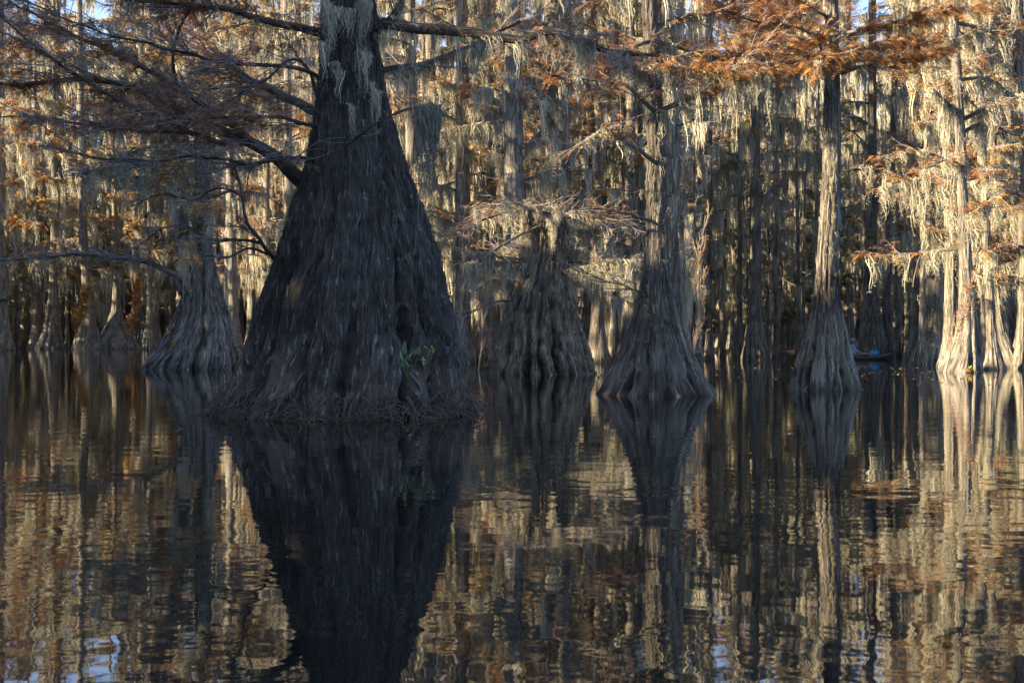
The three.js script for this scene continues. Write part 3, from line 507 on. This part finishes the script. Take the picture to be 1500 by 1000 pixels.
standing('sunlit_cypress', 'straight cypress with a sun bleached streak behind the burled butt', 56, [[540, 728, 780], [500, 734, 772], [400, 738, 768], [300, 738, 767], [200, 739, 766], [100, 740, 764], [0, 741, 762]], 9, { seed: 56 }, { h0: 7, h1: 19, n: 18, moss: 11, ml: 2, bm: 90 });
standing('sunlit_cypress', 'tall cypress stem rising straight behind the burled butt, moss down its flank', 59, [[536, 794, 846], [500, 799, 838], [400, 800, 834], [250, 800, 834], [150, 800, 833], [50, 798, 830], [0, 797, 828]], 9, { seed: 58 }, { h0: 5, h1: 20, n: 24, moss: 12, ml: 2.2, bm: 90 });
standing('sunlit_cypress', 'thick cypress draped in sunlit moss beyond the hanging curtain', 62, [[534, 655, 700], [480, 664, 690], [300, 667, 688], [100, 668, 686], [0, 668, 685]], 9, { seed: 57 }, { h0: 4, h1: 20, n: 24, moss: 12, ml: 2.4, bm: 90 });

// ---------------------------------------------------------------- the wood behind: a few kinds of tree, copied
function woodTree(seed, { H = 26, r = 0.38, h0 = 4, n = 26, len = 3.4, pal = ORANGE, leaf = 2, moss = 4, ml = 2.9, flare = 2.2, twigs = 6, ll = 0.36, fill = 0.5, col = MOSS, bare = 0, tint = [0.75, 0.72, 0.7] }) {
  const root = new THREE.Group(), R = rng(seed), hs = [], cx = [], cz = [], rs = [];
  const bend = (R() - 0.5) * 0.8, bz = (R() - 0.5) * 0.8;
  for (let k = 0; k <= 12; k++) { const f = k / 12, h = H * f * f * 0.6 + H * f * 0.4; hs.push(h); cx.push(Math.sin(f * 3 + seed) * bend * f * 1.3); cz.push(Math.cos(f * 3 + seed) * bz * f * 1.3 - bz * f); rs.push(r * (1 - 0.72 * f) * (1 + (flare - 1) * Math.exp(-h / 1.1))); }
  const m = new THREE.Mesh(trunkShape({ hs, cx, cz, rs, n: 8, amp: 0.3, reach: 1.2, sides: 22, rings: 60, seed, rough: 0.02, tint, stain: stainAt(seed, [[0.5, 0.46, 0.42], [1, 0.95, 0.9]]) }), M.bark); m.name = 'trunk'; root.add(m);
  const P = builders(true);
  for (let k = 0; k < n; k++) {
    const f = (k + R()) / n, h = lerp(h0, H * 0.97, f), a = R() * 6.28, L = len * (0.45 + 0.75 * R()) * (1.1 - 0.6 * f), p = V(spline(hs, cx, h), h, spline(hs, cz, h));
    const pts = smooth(wander(R, p, V(Math.sin(a), 0.2 + 0.3 * R(), Math.cos(a)), L, 4, 0.5, -0.06), 2); tube(P.limb, pts, 0.07 * (1.2 - f * 0.7), 0.015, 4, [0.5, 0.47, 0.44]);
    dress(P, R, pts, { ...FAR, twigs, leaf: R() < bare ? 0 : leaf, pal, ll, fill, len: 1.3, moss: Math.round(moss * (0.4 + 1.2 * R())), ml, ms: 0.15, mper: 13, tufts: 2, mw: 0.014, wisps: 0.5, wispLen: 0.9, from: 0.2 });
  }
  for (let k = 0; k < 26; k++) { const h = lerp(2.5, H * 0.7, R()), a = R() * 6.28, rr = spline(hs, rs, h); _q.set(spline(hs, cx, h) + Math.sin(a) * rr, h, spline(hs, cz, h) + Math.cos(a) * rr); const c = _q.clone(); curtain(P.moss, R, c, c, ml * 0.6, { beards: 1, per: 13, width: 0.015, spread: 0.15, segs: 4, tufts: 2, col }); }
  P.limb.build('limbs', M.bark, root, 'stuff'); finish(P, root);
  return root;
}
const kinds = [
  woodTree(101, { pal: ORANGE, moss: 5 }), woodTree(102, { pal: GOLD, moss: 5, leaf: 2 }), woodTree(103, { pal: RUST, moss: 7, ml: 3.4, H: 28, h0: 3.4 }),
  woodTree(104, { pal: GOLD, moss: 9, leaf: 1, ml: 3.6, h0: 2.8, bare: 0.5 }), woodTree(105, { pal: ORANGE, moss: 7, leaf: 1, h0: 3.4, r: 0.48, bare: 0.3 }), woodTree(106, { pal: ORANGE, moss: 2, leaf: 3, h0: 8, len: 3.8 }),
];
const thinKinds = [201, 202, 203].map((s, k) => woodTree(s, { H: 20, r: 0.15, h0: 3.6, n: 13, len: 1.9, leaf: 1, moss: 5, ml: 2.4, flare: 1.9, twigs: 3, pal: [ORANGE, GOLD, RUST][k], bare: 0.5, tint: [0.62, 0.6, 0.6] }));
const greenKind = woodTree(301, { H: 17, r: 0.22, h0: 1.2, n: 40, len: 3, leaf: 3, moss: 0, twigs: 8, pal: GREEN, ll: 0.36, fill: 1, flare: 1.3 });
const RW = rng(900), spots = [];
const free = (x, z, gap) => spots.every(([a, b]) => (a - x) ** 2 + (b - z) ** 2 > gap * gap);
const LOOK = new Map([[kinds[0], 'orange needled'], [kinds[1], 'gold needled'], [kinds[2], 'tall rust needled'], [kinds[3], 'half bare heavily bearded'], [kinds[4], 'stout moss draped'], [kinds[5], 'high crowned orange']]);
thinKinds.forEach((k, i) => LOOK.set(k, ['pole thin orange tipped', 'pole thin gold tipped', 'pole thin rust tipped'][i])); LOOK.set(greenKind, 'dense dark green');
function plant(list, name, where, px0, px1, d0, d1, n, gap, s0 = 0.85, s1 = 1.15) {
  for (let k = 0, tries = 0; k < n && tries < n * 30; tries++) {
    const d = Math.sqrt(lerp(d0 * d0, d1 * d1, RW())), px = lerp(px0, px1, RW()), p = at(px, HZ, d); if (!free(p.x, p.z, gap) || (px < 330 && d > 95 && d < 148) || (px > 1120 && px < 1195 && d < 170 && RW() < 0.3)) continue;
    spots.push([p.x, p.z]); p.y = 0; const s = lerp(s0, s1, RW()), o = pick(RW, list), look = LOOK.get(o);
    dup(o, name, look + (name === 'evergreen_tree' ? ' evergreen ' : ' cypress ') + where, 'tree', p, RW() * 6.28, [s, s * lerp(0.95, 1.1, RW())], look + ' trees ' + where); k++;
  }
}
const WOOD = 'moss_hung_cypress', THIN = 'pole_cypress', EVER = 'evergreen_tree';
plant(kinds, WOOD, 'in the bright wood behind the burled butt', 570, 1010, 58, 78, 20, 2.6);
plant(kinds, WOOD, 'in the sunny wood behind the stilted cypress', 1345, 1640, 60, 95, 24, 2.6);
plant([kinds[2], kinds[5], kinds[1]], WOOD, 'in open water behind the skirted cypress', -170, -25, 64, 90, 5, 4);
plant(kinds, WOOD, 'across the open water beyond the skirted cypress', -80, 560, 149, 180, 56, 2.6, 1.3, 1.65);
plant(kinds, WOOD, 'across the open water beyond the skirted cypress', 330, 560, 100, 146, 14, 3.2, 1.1, 1.4);
plant(kinds, WOOD, 'in the shaded wood beyond the kayak', 1030, 1340, 100, 150, 12, 4);
plant(kinds, WOOD, 'deep in the farthest part of the wood', -80, 1600, 110, 178, 70, 4, 1.0, 1.4);
plant(kinds, WOOD, 'deep in the farthest part of the wood', 1040, 1360, 120, 175, 14, 2.5, 1.35, 1.65);
plant(kinds, WOOD, 'on the far shore beyond the open water', -90, 240, 150, 180, 12, 1.8, 1.5, 1.75);
plant(thinKinds, THIN, 'crowded in the wood behind the burled butt', 560, 1040, 62, 110, 85, 0.9);
plant(thinKinds, THIN, 'among the dark stems beyond the kayak', 1030, 1350, 80, 150, 95, 1.0);
plant(thinKinds, THIN, 'in the sunny wood behind the stilted cypress', 1350, 1560, 56, 110, 36, 1.2);
plant(thinKinds, THIN, 'on the far shore beyond the open water', -40, 560, 146, 175, 80, 1.1, 0.9, 1.4);
plant([greenKind], EVER, 'in the shaded wood beyond the kayak', 1050, 1340, 86, 104, 8, 3);
plant([greenKind], EVER, 'in the shaded wood beyond the kayak', 820, 1360, 104, 140, 12, 3.5);
plant([greenKind], EVER, 'on the far shore beyond the open water', -60, 820, 150, 175, 10, 5);
// the stand on the sun's side that keeps the near water and trunks in shade
const stand = (x, z, w, h) => { const o = RW() < 0.55 ? greenKind : kinds[[0, 1, 2, 4, 5][Math.floor(RW() * 5)]], ever = o === greenKind; dup(o, ever ? 'shade_evergreen' : 'shade_cypress', (ever ? 'dense evergreen' : 'moss hung cypress') + ' in the stand that shades the huge dark trunk', 'tree', V(x, 0, z), RW() * 6.28, [w, h / (ever ? 17 : 27)], (ever ? 'evergreens' : 'cypresses') + ' of the shading stand'); };
for (let k = 0; k < 36; k++) stand(-25 - (k % 4) * 5 - RW() * 2, 12 - k * 0.56 - RW() * 0.6, 0.95, 16.5 + 1.5 * RW());
for (let k = 0; k < 20; k++) stand(-24 - (k % 5) * 2.6 - RW() * 1.5, -8.4 - k * 0.24, 0.6, 15.2 + RW());
for (let k = 0; k < 48; k++) stand(-27 - (k % 4) * 4 - RW() * 2, -15.5 - k * 0.47 - RW() * 0.8, 0.95, 12.8 + RW());
for (let k = 0; k < 24; k++) stand(-24.5 - (k % 2) * 3 - RW(), -16 - k * 0.9, 0.9, 11.4 + RW());
for (let k = 0; k < 14; k++) stand(-29 - (k % 3) * 4 - RW() * 2, -38.5 - k * 0.6 - RW(), 1.1, 16 + 2 * RW());
for (let k = 0; k < 30; k++) stand(-29 - (k % 3) * 4 - RW() * 2, -47 - k * 0.85 - RW(), 1.1, 10.8 + 1.5 * RW());
for (let k = 0; k < 46; k++) {
  const z = -82 - k * 1.8 - 2 * RW(), ever = RW() < 0.5;
  dup(ever ? greenKind : kinds[[0, 1, 2, 4][k % 4]], ever ? 'shade_evergreen' : 'shade_cypress', (ever ? 'dense evergreen' : 'moss hung cypress') + ' on the sunward edge of the far open water', 'tree', V(z * 0.374 - 8 - (k % 2) * 5 - 3 * RW(), 0, z), RW() * 6.28, [1.25, (13 + 9 * RW()) / (ever ? 17 : 27)], (ever ? 'evergreens' : 'cypresses') + ' edging the open water');
}
for (let k = 0; k < 5; k++) dup(kinds[5], 'shade_cypress', 'very tall high crowned cypress behind the shading stand', 'tree', V(-50 - 4 * RW(), 0, -38 - k * 7), RW() * 6.28, [1.4, 1.45 + 0.1 * RW()], 'tall cypresses of the shading stand');
{ // what closes the view behind: a far wood that reads as one mass
  const g = new GB(), R = rng(61);
  for (let k = 0; k < 900; k++) { const x = lerp(-150, 170, R()), z = lerp(-185, -240, R()), h = 16 + 14 * R(), r = 0.2 + 0.25 * R(); tube(g, [V(x, -0.5, z), V(x + R() - 0.5, h * 0.5, z), V(x + (R() - 0.5) * 2, h, z)], r, r * 0.4, 5, tone([0.13, 0.12, 0.11], R, 0.3));
    for (let q = 0; q < 60; q++) { const y = h * (0.12 + 0.95 * R()), b = R() * 6.28, l = 2.6 * R(); _p1.set(x + Math.cos(b) * l, y, z + Math.sin(b) * l); _p2.copy(_p1).add(_q.set(R() - 0.5, R() - 0.5, R() - 0.5).multiplyScalar(1.6)); _p3.copy(_p1).add(_q.set(R() - 0.5, -R() * 2, R() - 0.5)); g.tri(_p1, _p2, _p3, tone(pick(R, R() < 0.4 ? GREEN : R() < 0.6 ? [MOSS] : GOLD), R, 0.3)); } }
  const m = g.build('distant_wood', M.farLeaf, scene, 'stuff'); m.userData.label = 'distant mass of mixed trees closing the view behind the swamp'; m.userData.category = 'wood';
}

// ---------------------------------------------------------------- small plants
function leafShape(len, w) { const g = new GB(), c = [1, 1, 1], rows = [[0, 0], [0.25, 0.8], [0.5, 1], [0.75, 0.7], [1, 0]]; for (const [f, k] of rows) for (const s of [-1, 0, 1]) g.v(s * k * w / 2, f * len, -0.18 * len * f * f + Math.abs(s) * 0.12 * w * k, 0, 0, 1, c); for (let j = 0; j < 4; j++) for (let i = 0; i < 2; i++) { const q = j * 3 + i; g.i.push(q, q + 1, q + 3, q + 1, q + 4, q + 3); } const geo = g.geometry(); geo.computeVertexNormals(); return geo; }
const leafMat = (r, g, b) => new THREE.MeshPhysicalMaterial({ color: new THREE.Color(r, g, b), roughness: 0.65, transmission: 0.3, thickness: 0 });
const LM = { green: leafMat(0.17, 0.25, 0.12), lime: leafMat(0.30, 0.34, 0.06), red: leafMat(0.42, 0.04, 0.05), yellow: leafMat(0.55, 0.36, 0.03), orange: leafMat(0.5, 0.17, 0.03) };
function leafyPlant(name, label, pos, h, n, len, w, mats, seed, spread = 0.3) {
  const root = thing(name, label, 'plant', pos), R = rng(seed), geo = leafShape(len, w), st = new GB(), leaves = [];
  for (let s = 0; s < 3; s++) {
    const pts = wander(R, V(0, 0, 0), V((s - 1) * spread + (R() - 0.5) * 0.2, 1, 0.25), h * (0.7 + 0.4 * R()), 6, 0.25, 0.02); tube(st, pts, 0.006, 0.003, 4, [0.12, 0.09, 0.05]);
    for (let k = 0; k < n / 3; k++) { const p = pts[1 + Math.floor(R() * 6)], m = new THREE.Mesh(geo, pick(R, mats)); m.name = 'leaf'; m.position.copy(p); m.rotation.set(0.3 + R() * 1.1, 0, 0); m.rotation.order = 'YXZ'; m.rotation.y = (R() - 0.5) * 4; m.rotation.z = (R() - 0.5) * 1.6; m.scale.setScalar(0.6 + 0.6 * R()); leaves.push(m); }
  }
  st.build('stem', M.twig, root).add(...leaves); return root;
}
leafyPlant('leafy_seedling', 'broad leaved green seedling growing from the huge dark root mass', at(597, 556, 18.8), 0.5, 18, 0.18, 0.075, [LM.green], 1, 0.15);
leafyPlant('leafy_seedling', 'small lime green seedling with round leaves beside the broad leaved one', at(622, 540, 18.9), 0.32, 21, 0.07, 0.055, [LM.lime], 2, 0.4);
leafyPlant('turning_shrub', 'red and yellow leaved shrub standing between the skirted and the huge cypress', V(at(356, 520, 40).x, 0, -40), 1.35, 60, 0.12, 0.07, [LM.red, LM.lime, LM.yellow], 3, 0.25);
leafyPlant('turning_shrub', 'little red and yellow bush at the foot of the burled cypress', at(712, 541, 43.8), 0.75, 45, 0.13, 0.08, [LM.red, LM.yellow, LM.orange], 4, 0.5);
leafyPlant('turning_shrub', 'tuft of red and green leaves at the waterline of the ridged cone', at(878, 556, 28), 0.26, 30, 0.06, 0.04, [LM.red, LM.green], 5, 0.7);
leafyPlant('turning_shrub', 'sprig of yellow leaves on the pleated skirt of the grey cypress', at(257, 510, 48.6), 0.55, 36, 0.1, 0.06, [LM.yellow, LM.orange], 6, 0.6);
leafyPlant('turning_shrub', 'bright yellow sprig at the foot of the stilted cypress', at(1420, 548, 45.2), 0.28, 18, 0.09, 0.06, [LM.yellow], 7, 0.6);
{ // a few bare and half bare saplings along the edge
  for (const [px, d, h, pal, seed, label] of [[1010, 34, 4.3, GOLD, 1, 'sapling with a few yellow leaves beside the steep ridged cone'], [1385, 45, 2.9, ORANGE, 2, 'orange needled sapling before the stilted cypress'], [700, 50, 3.2, RUST, 3, 'rusty sapling beside the burled cypress'], [188, 134, 6.5, ORANGE, 5, 'low orange needled sapling before the far squat stump'], [110, 128, 5.5, GOLD, 6, 'low yellow sapling before the far leaning cypress'], [1360, 60, 2.8, GREEN, 4, 'thin green sapling bending over the shaded water']]) {
    const root = thing('sapling', label, 'sapling', V(at(px, HZ, d).x, -0.1, -d)), P = builders(), R = rng(seed * 97), pts = smooth(wander(R, V(0, 0, 0), V(0.1, 1, 0), h, 6, 0.3, 0.1), 2), g = new GB(); tube(g, pts, 0.03, 0.008, 5, TWIG); g.build('stem', M.twig, root);
    const far = d > 100; dress(P, R, pts, { ...MID, twigs: far ? 60 : 26, leaf: far ? 2 : 1, fill: far ? 0.5 : 0.45, pal, len: far ? 2.2 : 0.9, ll: far ? 0.4 : 0.16, lw: far ? 0.03 : 0.0075, tr: far ? 0.02 : 0.01, moss: 0 }); finish(P, root);
  }
}

// ---------------------------------------------------------------- kayak, paddler, paddle
{
  const D = 72.5, c = at(1259, HZ, D); c.y = 0;
  const kay = thing('kayak', 'low dark kayak half hidden behind the slim fluted cypress', 'kayak', c), hull = new GB(), N = 40, S = 16, L = 3.4;
  const sec = (f) => ({ w: 0.37 * Math.pow(Math.sin(Math.PI * clamp(f, 0.004, 0.996)), 0.55), y: 0.06 + 0.16 * Math.pow(Math.abs(f * 2 - 1), 3) });
  for (let i = 0; i <= N; i++) { const f = i / N, s = sec(f), x = (f - 0.5) * L; for (let k = 0; k <= S; k++) { const a = Math.PI + k / S * Math.PI; hull.v(x * (1 + 0.02 * Math.sin(a)), s.y + 0.09 + Math.sin(a) * 0.24, Math.cos(a) * s.w, 0, 0, 0, [1, 1, 1]); } }
  for (let i = 0; i < N; i++) for (let k = 0; k < S; k++) { const q = i * (S + 1) + k; hull.i.push(q, q + 1, q + S + 1, q + 1, q + S + 2, q + S + 1); }
  const hm = new THREE.MeshStandardMaterial({ color: new THREE.Color(0.10, 0.115, 0.11), roughness: 0.45 }); hull.build('hull', hm, kay).geometry.computeVertexNormals();
  const deck = new GB(); for (let i = 0; i <= N; i++) { const f = i / N, s = sec(f), open = f > 0.3 && f < 0.66 ? 0.8 : 0; for (const z of [-1, -0.6, -open, open, 0.6, 1]) deck.v((f - 0.5) * L, s.y + 0.09 + (Math.abs(z) < 0.7 ? 0.05 : 0.0), z * s.w, 0, 1, 0, [1, 1, 1]); }
  for (let i = 0; i < N; i++) for (const k of [0, 1, 2, 3, 4]) { const f = i / N; if (k === 2 && f > 0.28 && f < 0.66) continue; const q = i * 6 + k; deck.i.push(q, q + 6, q + 1, q + 1, q + 6, q + 7); }
  const dk = deck.build('deck', new THREE.MeshStandardMaterial({ color: new THREE.Color(0.10, 0.11, 0.09), roughness: 0.5 }), kay); dk.geometry.computeVertexNormals();
  const rim = new GB(), rp = []; for (let k = 0; k <= 28; k++) { const a = k / 28 * 6.2832; rp.push(V(-0.08 + Math.cos(a) * 0.72, 0.25, Math.sin(a) * 0.29)); } tube(rim, rp, 0.018, 0.018, 6, [0.05, 0.05, 0.05]); rim.build('cockpit_rim', M.twig, dk);

  // the paddler sits leaning back, arms forward, facing along +x
  const bones = {
    body: [[[-0.36, 0.98, 0], [-0.33, 0.88, 0], 0.095, 0.085], [[-0.35, 0.80, 0], [-0.36, 0.72, 0], 0.055, 0.06], [[-0.37, 0.66, 0], [-0.30, 0.22, 0], 0.14, 0.14], [[-0.28, 0.2, 0.1], [0.3, 0.3, 0.14], 0.085, 0.065], [[0.3, 0.3, 0.14], [0.72, 0.16, 0.14], 0.062, 0.045], [[-0.28, 0.2, -0.1], [0.3, 0.3, -0.14], 0.085, 0.065], [[0.3, 0.3, -0.14], [0.72, 0.16, -0.14], 0.062, 0.045],
      [[-0.37, 0.67, 0.17], [-0.24, 0.44, 0.24], 0.055, 0.045], [[-0.24, 0.44, 0.24], [0.02, 0.38, 0.2], 0.043, 0.032], [[-0.37, 0.67, -0.17], [-0.24, 0.44, -0.24], 0.055, 0.045], [[-0.24, 0.44, -0.24], [0.02, 0.38, -0.2], 0.043, 0.032], [[-0.265, 0.92, 0], [-0.255, 0.89, 0], 0.015, 0.018]],
  };
  for (const s of [-1, 1]) for (let k = 0; k < 5; k++) { const z = s * (0.2 + (k - 2) * 0.018); bones.body.push([[0.03, 0.38, z], [0.085 + 0.008 * (2 - Math.abs(k - 2)), 0.395 - (k === 4 ? 0.03 : 0), z + (k === 4 ? s * 0.02 : 0)], 0.012, 0.009]); }
  bones.shirt = [[[-0.37, 0.655, 0.06], [-0.31, 0.24, 0.05], 0.14, 0.135], [[-0.37, 0.655, -0.06], [-0.31, 0.24, -0.05], 0.14, 0.135], [[-0.37, 0.68, 0.17], [-0.24, 0.44, 0.24], 0.072, 0.062], [[-0.24, 0.44, 0.24], [-0.01, 0.385, 0.2], 0.06, 0.046], [[-0.37, 0.68, -0.17], [-0.24, 0.44, -0.24], 0.072, 0.062], [[-0.24, 0.44, -0.24], [-0.01, 0.385, -0.2], 0.06, 0.046]];
  const sdf = (list, x, y, z, k) => { let d = 9; for (const [a, b, ra, rb] of list) { const bx = b[0] - a[0], by = b[1] - a[1], bz = b[2] - a[2], t = clamp(((x - a[0]) * bx + (y - a[1]) * by + (z - a[2]) * bz) / (bx * bx + by * by + bz * bz), 0, 1), e = Math.hypot(x - a[0] - bx * t, y - a[1] - by * t, z - a[2] - bz * t) - lerp(ra, rb, t), h = clamp(0.5 + 0.5 * (d - e) / k, 0, 1); d = lerp(d, e, h) - k * h * (1 - h); } return d; };
  const mesh = (list, k, name, mat, parent) => {
    const N = 96, mc = new MarchingCubes(N, mat, false, false, 200000), half = 0.72, o = [0.12, 0.6, 0]; mc.isolation = 0;
    for (let z = 0; z < N; z++) for (let y = 0; y < N; y++) for (let x = 0; x < N; x++) mc.field[x + y * N + z * N * N] = -sdf(list, o[0] + (x / N * 2 - 1) * half, o[1] + (y / N * 2 - 1) * half, (z / N * 2 - 1) * half, k);
    mc.update(); const g = new THREE.BufferGeometry(), p = mc.positionArray.slice(0, mc.count * 3);
    for (let i = 0; i < p.length; i += 3) { p[i] = p[i] * half + o[0]; p[i + 1] = p[i + 1] * half + o[1]; p[i + 2] *= half; }
    g.setAttribute('position', new THREE.BufferAttribute(p, 3)); g.setAttribute('normal', new THREE.BufferAttribute(mc.normalArray.slice(0, mc.count * 3), 3));
    const m = new THREE.Mesh(g, mat); m.name = name; parent.add(m); return m;
  };
  const who = thing('person', 'person in a pale blue shirt and brimmed grey hat sitting in the kayak', 'person', c.clone().add(V(0.02, 0.02, 0)));
  mesh(bones.body, 0.02, 'body', new THREE.MeshStandardMaterial({ color: new THREE.Color(0.42, 0.25, 0.18), roughness: 0.7 }), who);
  mesh(bones.shirt, 0.04, 'shirt', new THREE.MeshStandardMaterial({ color: new THREE.Color(0.34, 0.46, 0.72), roughness: 0.9 }), who);
  const hat = new THREE.Mesh(new THREE.LatheGeometry([[0, 0.13], [0.06, 0.128], [0.1, 0.10], [0.112, 0.03], [0.115, 0.012], [0.2, -0.012], [0.2, -0.02], [0.113, 0.0], [0.1, 0.0]].map(([a, b]) => new THREE.Vector2(a, b)), 28), new THREE.MeshStandardMaterial({ color: new THREE.Color(0.36, 0.36, 0.33), roughness: 0.95, side: THREE.DoubleSide }));
  hat.name = 'hat'; hat.position.set(-0.35, 1.0, 0); hat.rotation.z = -0.22; who.add(hat);
  const pad = thing('paddle', 'kayak paddle with bright blue blades lying across the cockpit', 'paddle', c.clone().add(V(0.05, 0.42, 0))), blue = new THREE.MeshStandardMaterial({ color: new THREE.Color(0.03, 0.45, 0.85), roughness: 0.4 });
  const sh = new GB(), dirp = V(0.94, -0.05, 0.34).normalize(); tube(sh, [dirp.clone().multiplyScalar(-1.05), V(0, 0, 0), dirp.clone().multiplyScalar(0.55)], 0.016, 0.016, 8, [0.03, 0.03, 0.03]); sh.build('shaft', M.twig, pad);
  const bs = new THREE.Shape(); bs.moveTo(-0.03, 0); bs.bezierCurveTo(-0.12, 0.1, -0.13, 0.4, -0.05, 0.47); bs.bezierCurveTo(0.0, 0.5, 0.1, 0.48, 0.12, 0.36); bs.bezierCurveTo(0.13, 0.2, 0.1, 0.08, 0.03, 0);
  const bg = new THREE.ExtrudeGeometry(bs, { depth: 0.012, bevelEnabled: true, bevelSize: 0.006, bevelThickness: 0.006, bevelSegments: 2 });
  for (const s of [1, -1]) { const b = new THREE.Mesh(bg, blue); b.name = 'blade'; b.position.copy(dirp).multiplyScalar(s > 0 ? 0.5 : -1); b.rotation.z = -s * Math.PI / 2; pad.add(b); }
}

// ---------------------------------------------------------------- floating leaves
{
  const g = leafShape(0.09, 0.05); g.rotateX(-Math.PI / 2); const R = rng(404), n = 620, im = new THREE.InstancedMesh(g, new THREE.MeshStandardMaterial({ roughness: 0.7 }), n), m4 = new THREE.Matrix4(), qq = new THREE.Quaternion(), e = new THREE.Euler(), col = new THREE.Color();
  for (let k = 0; k < n; k++) {
    const right = R() < 0.6, d = right ? lerp(33, 70, R()) : lerp(9, 110, Math.pow(R(), 0.7)), px = right ? lerp(1040, 1500, R()) : lerp(0, 1500, R()), p = at(px, HZ, d); e.set((R() - 0.5) * 0.3, R() * 6.28, (R() - 0.5) * 0.3); qq.setFromEuler(e); const s = (right ? 1.25 : 0.45) * (0.5 + 0.9 * R());
    m4.compose(V(p.x, 0.012, p.z), qq, V(s, s, s)); im.setMatrixAt(k, m4); const c = pick(R, [[0.26, 0.16, 0.07], [0.2, 0.11, 0.05], [0.3, 0.23, 0.12], [0.15, 0.1, 0.07]]); im.setColorAt(k, col.setRGB(c[0], c[1], c[2]));
  }
  im.name = 'floating_leaves'; im.userData = { kind: 'stuff', label: 'small fallen leaves scattered over the still water', category: 'leaves' }; scene.add(im);
}

scene.traverse((o) => { if (o.isMesh) { o.castShadow = true; o.receiveShadow = true; } });
renderer.render(scene, camera);
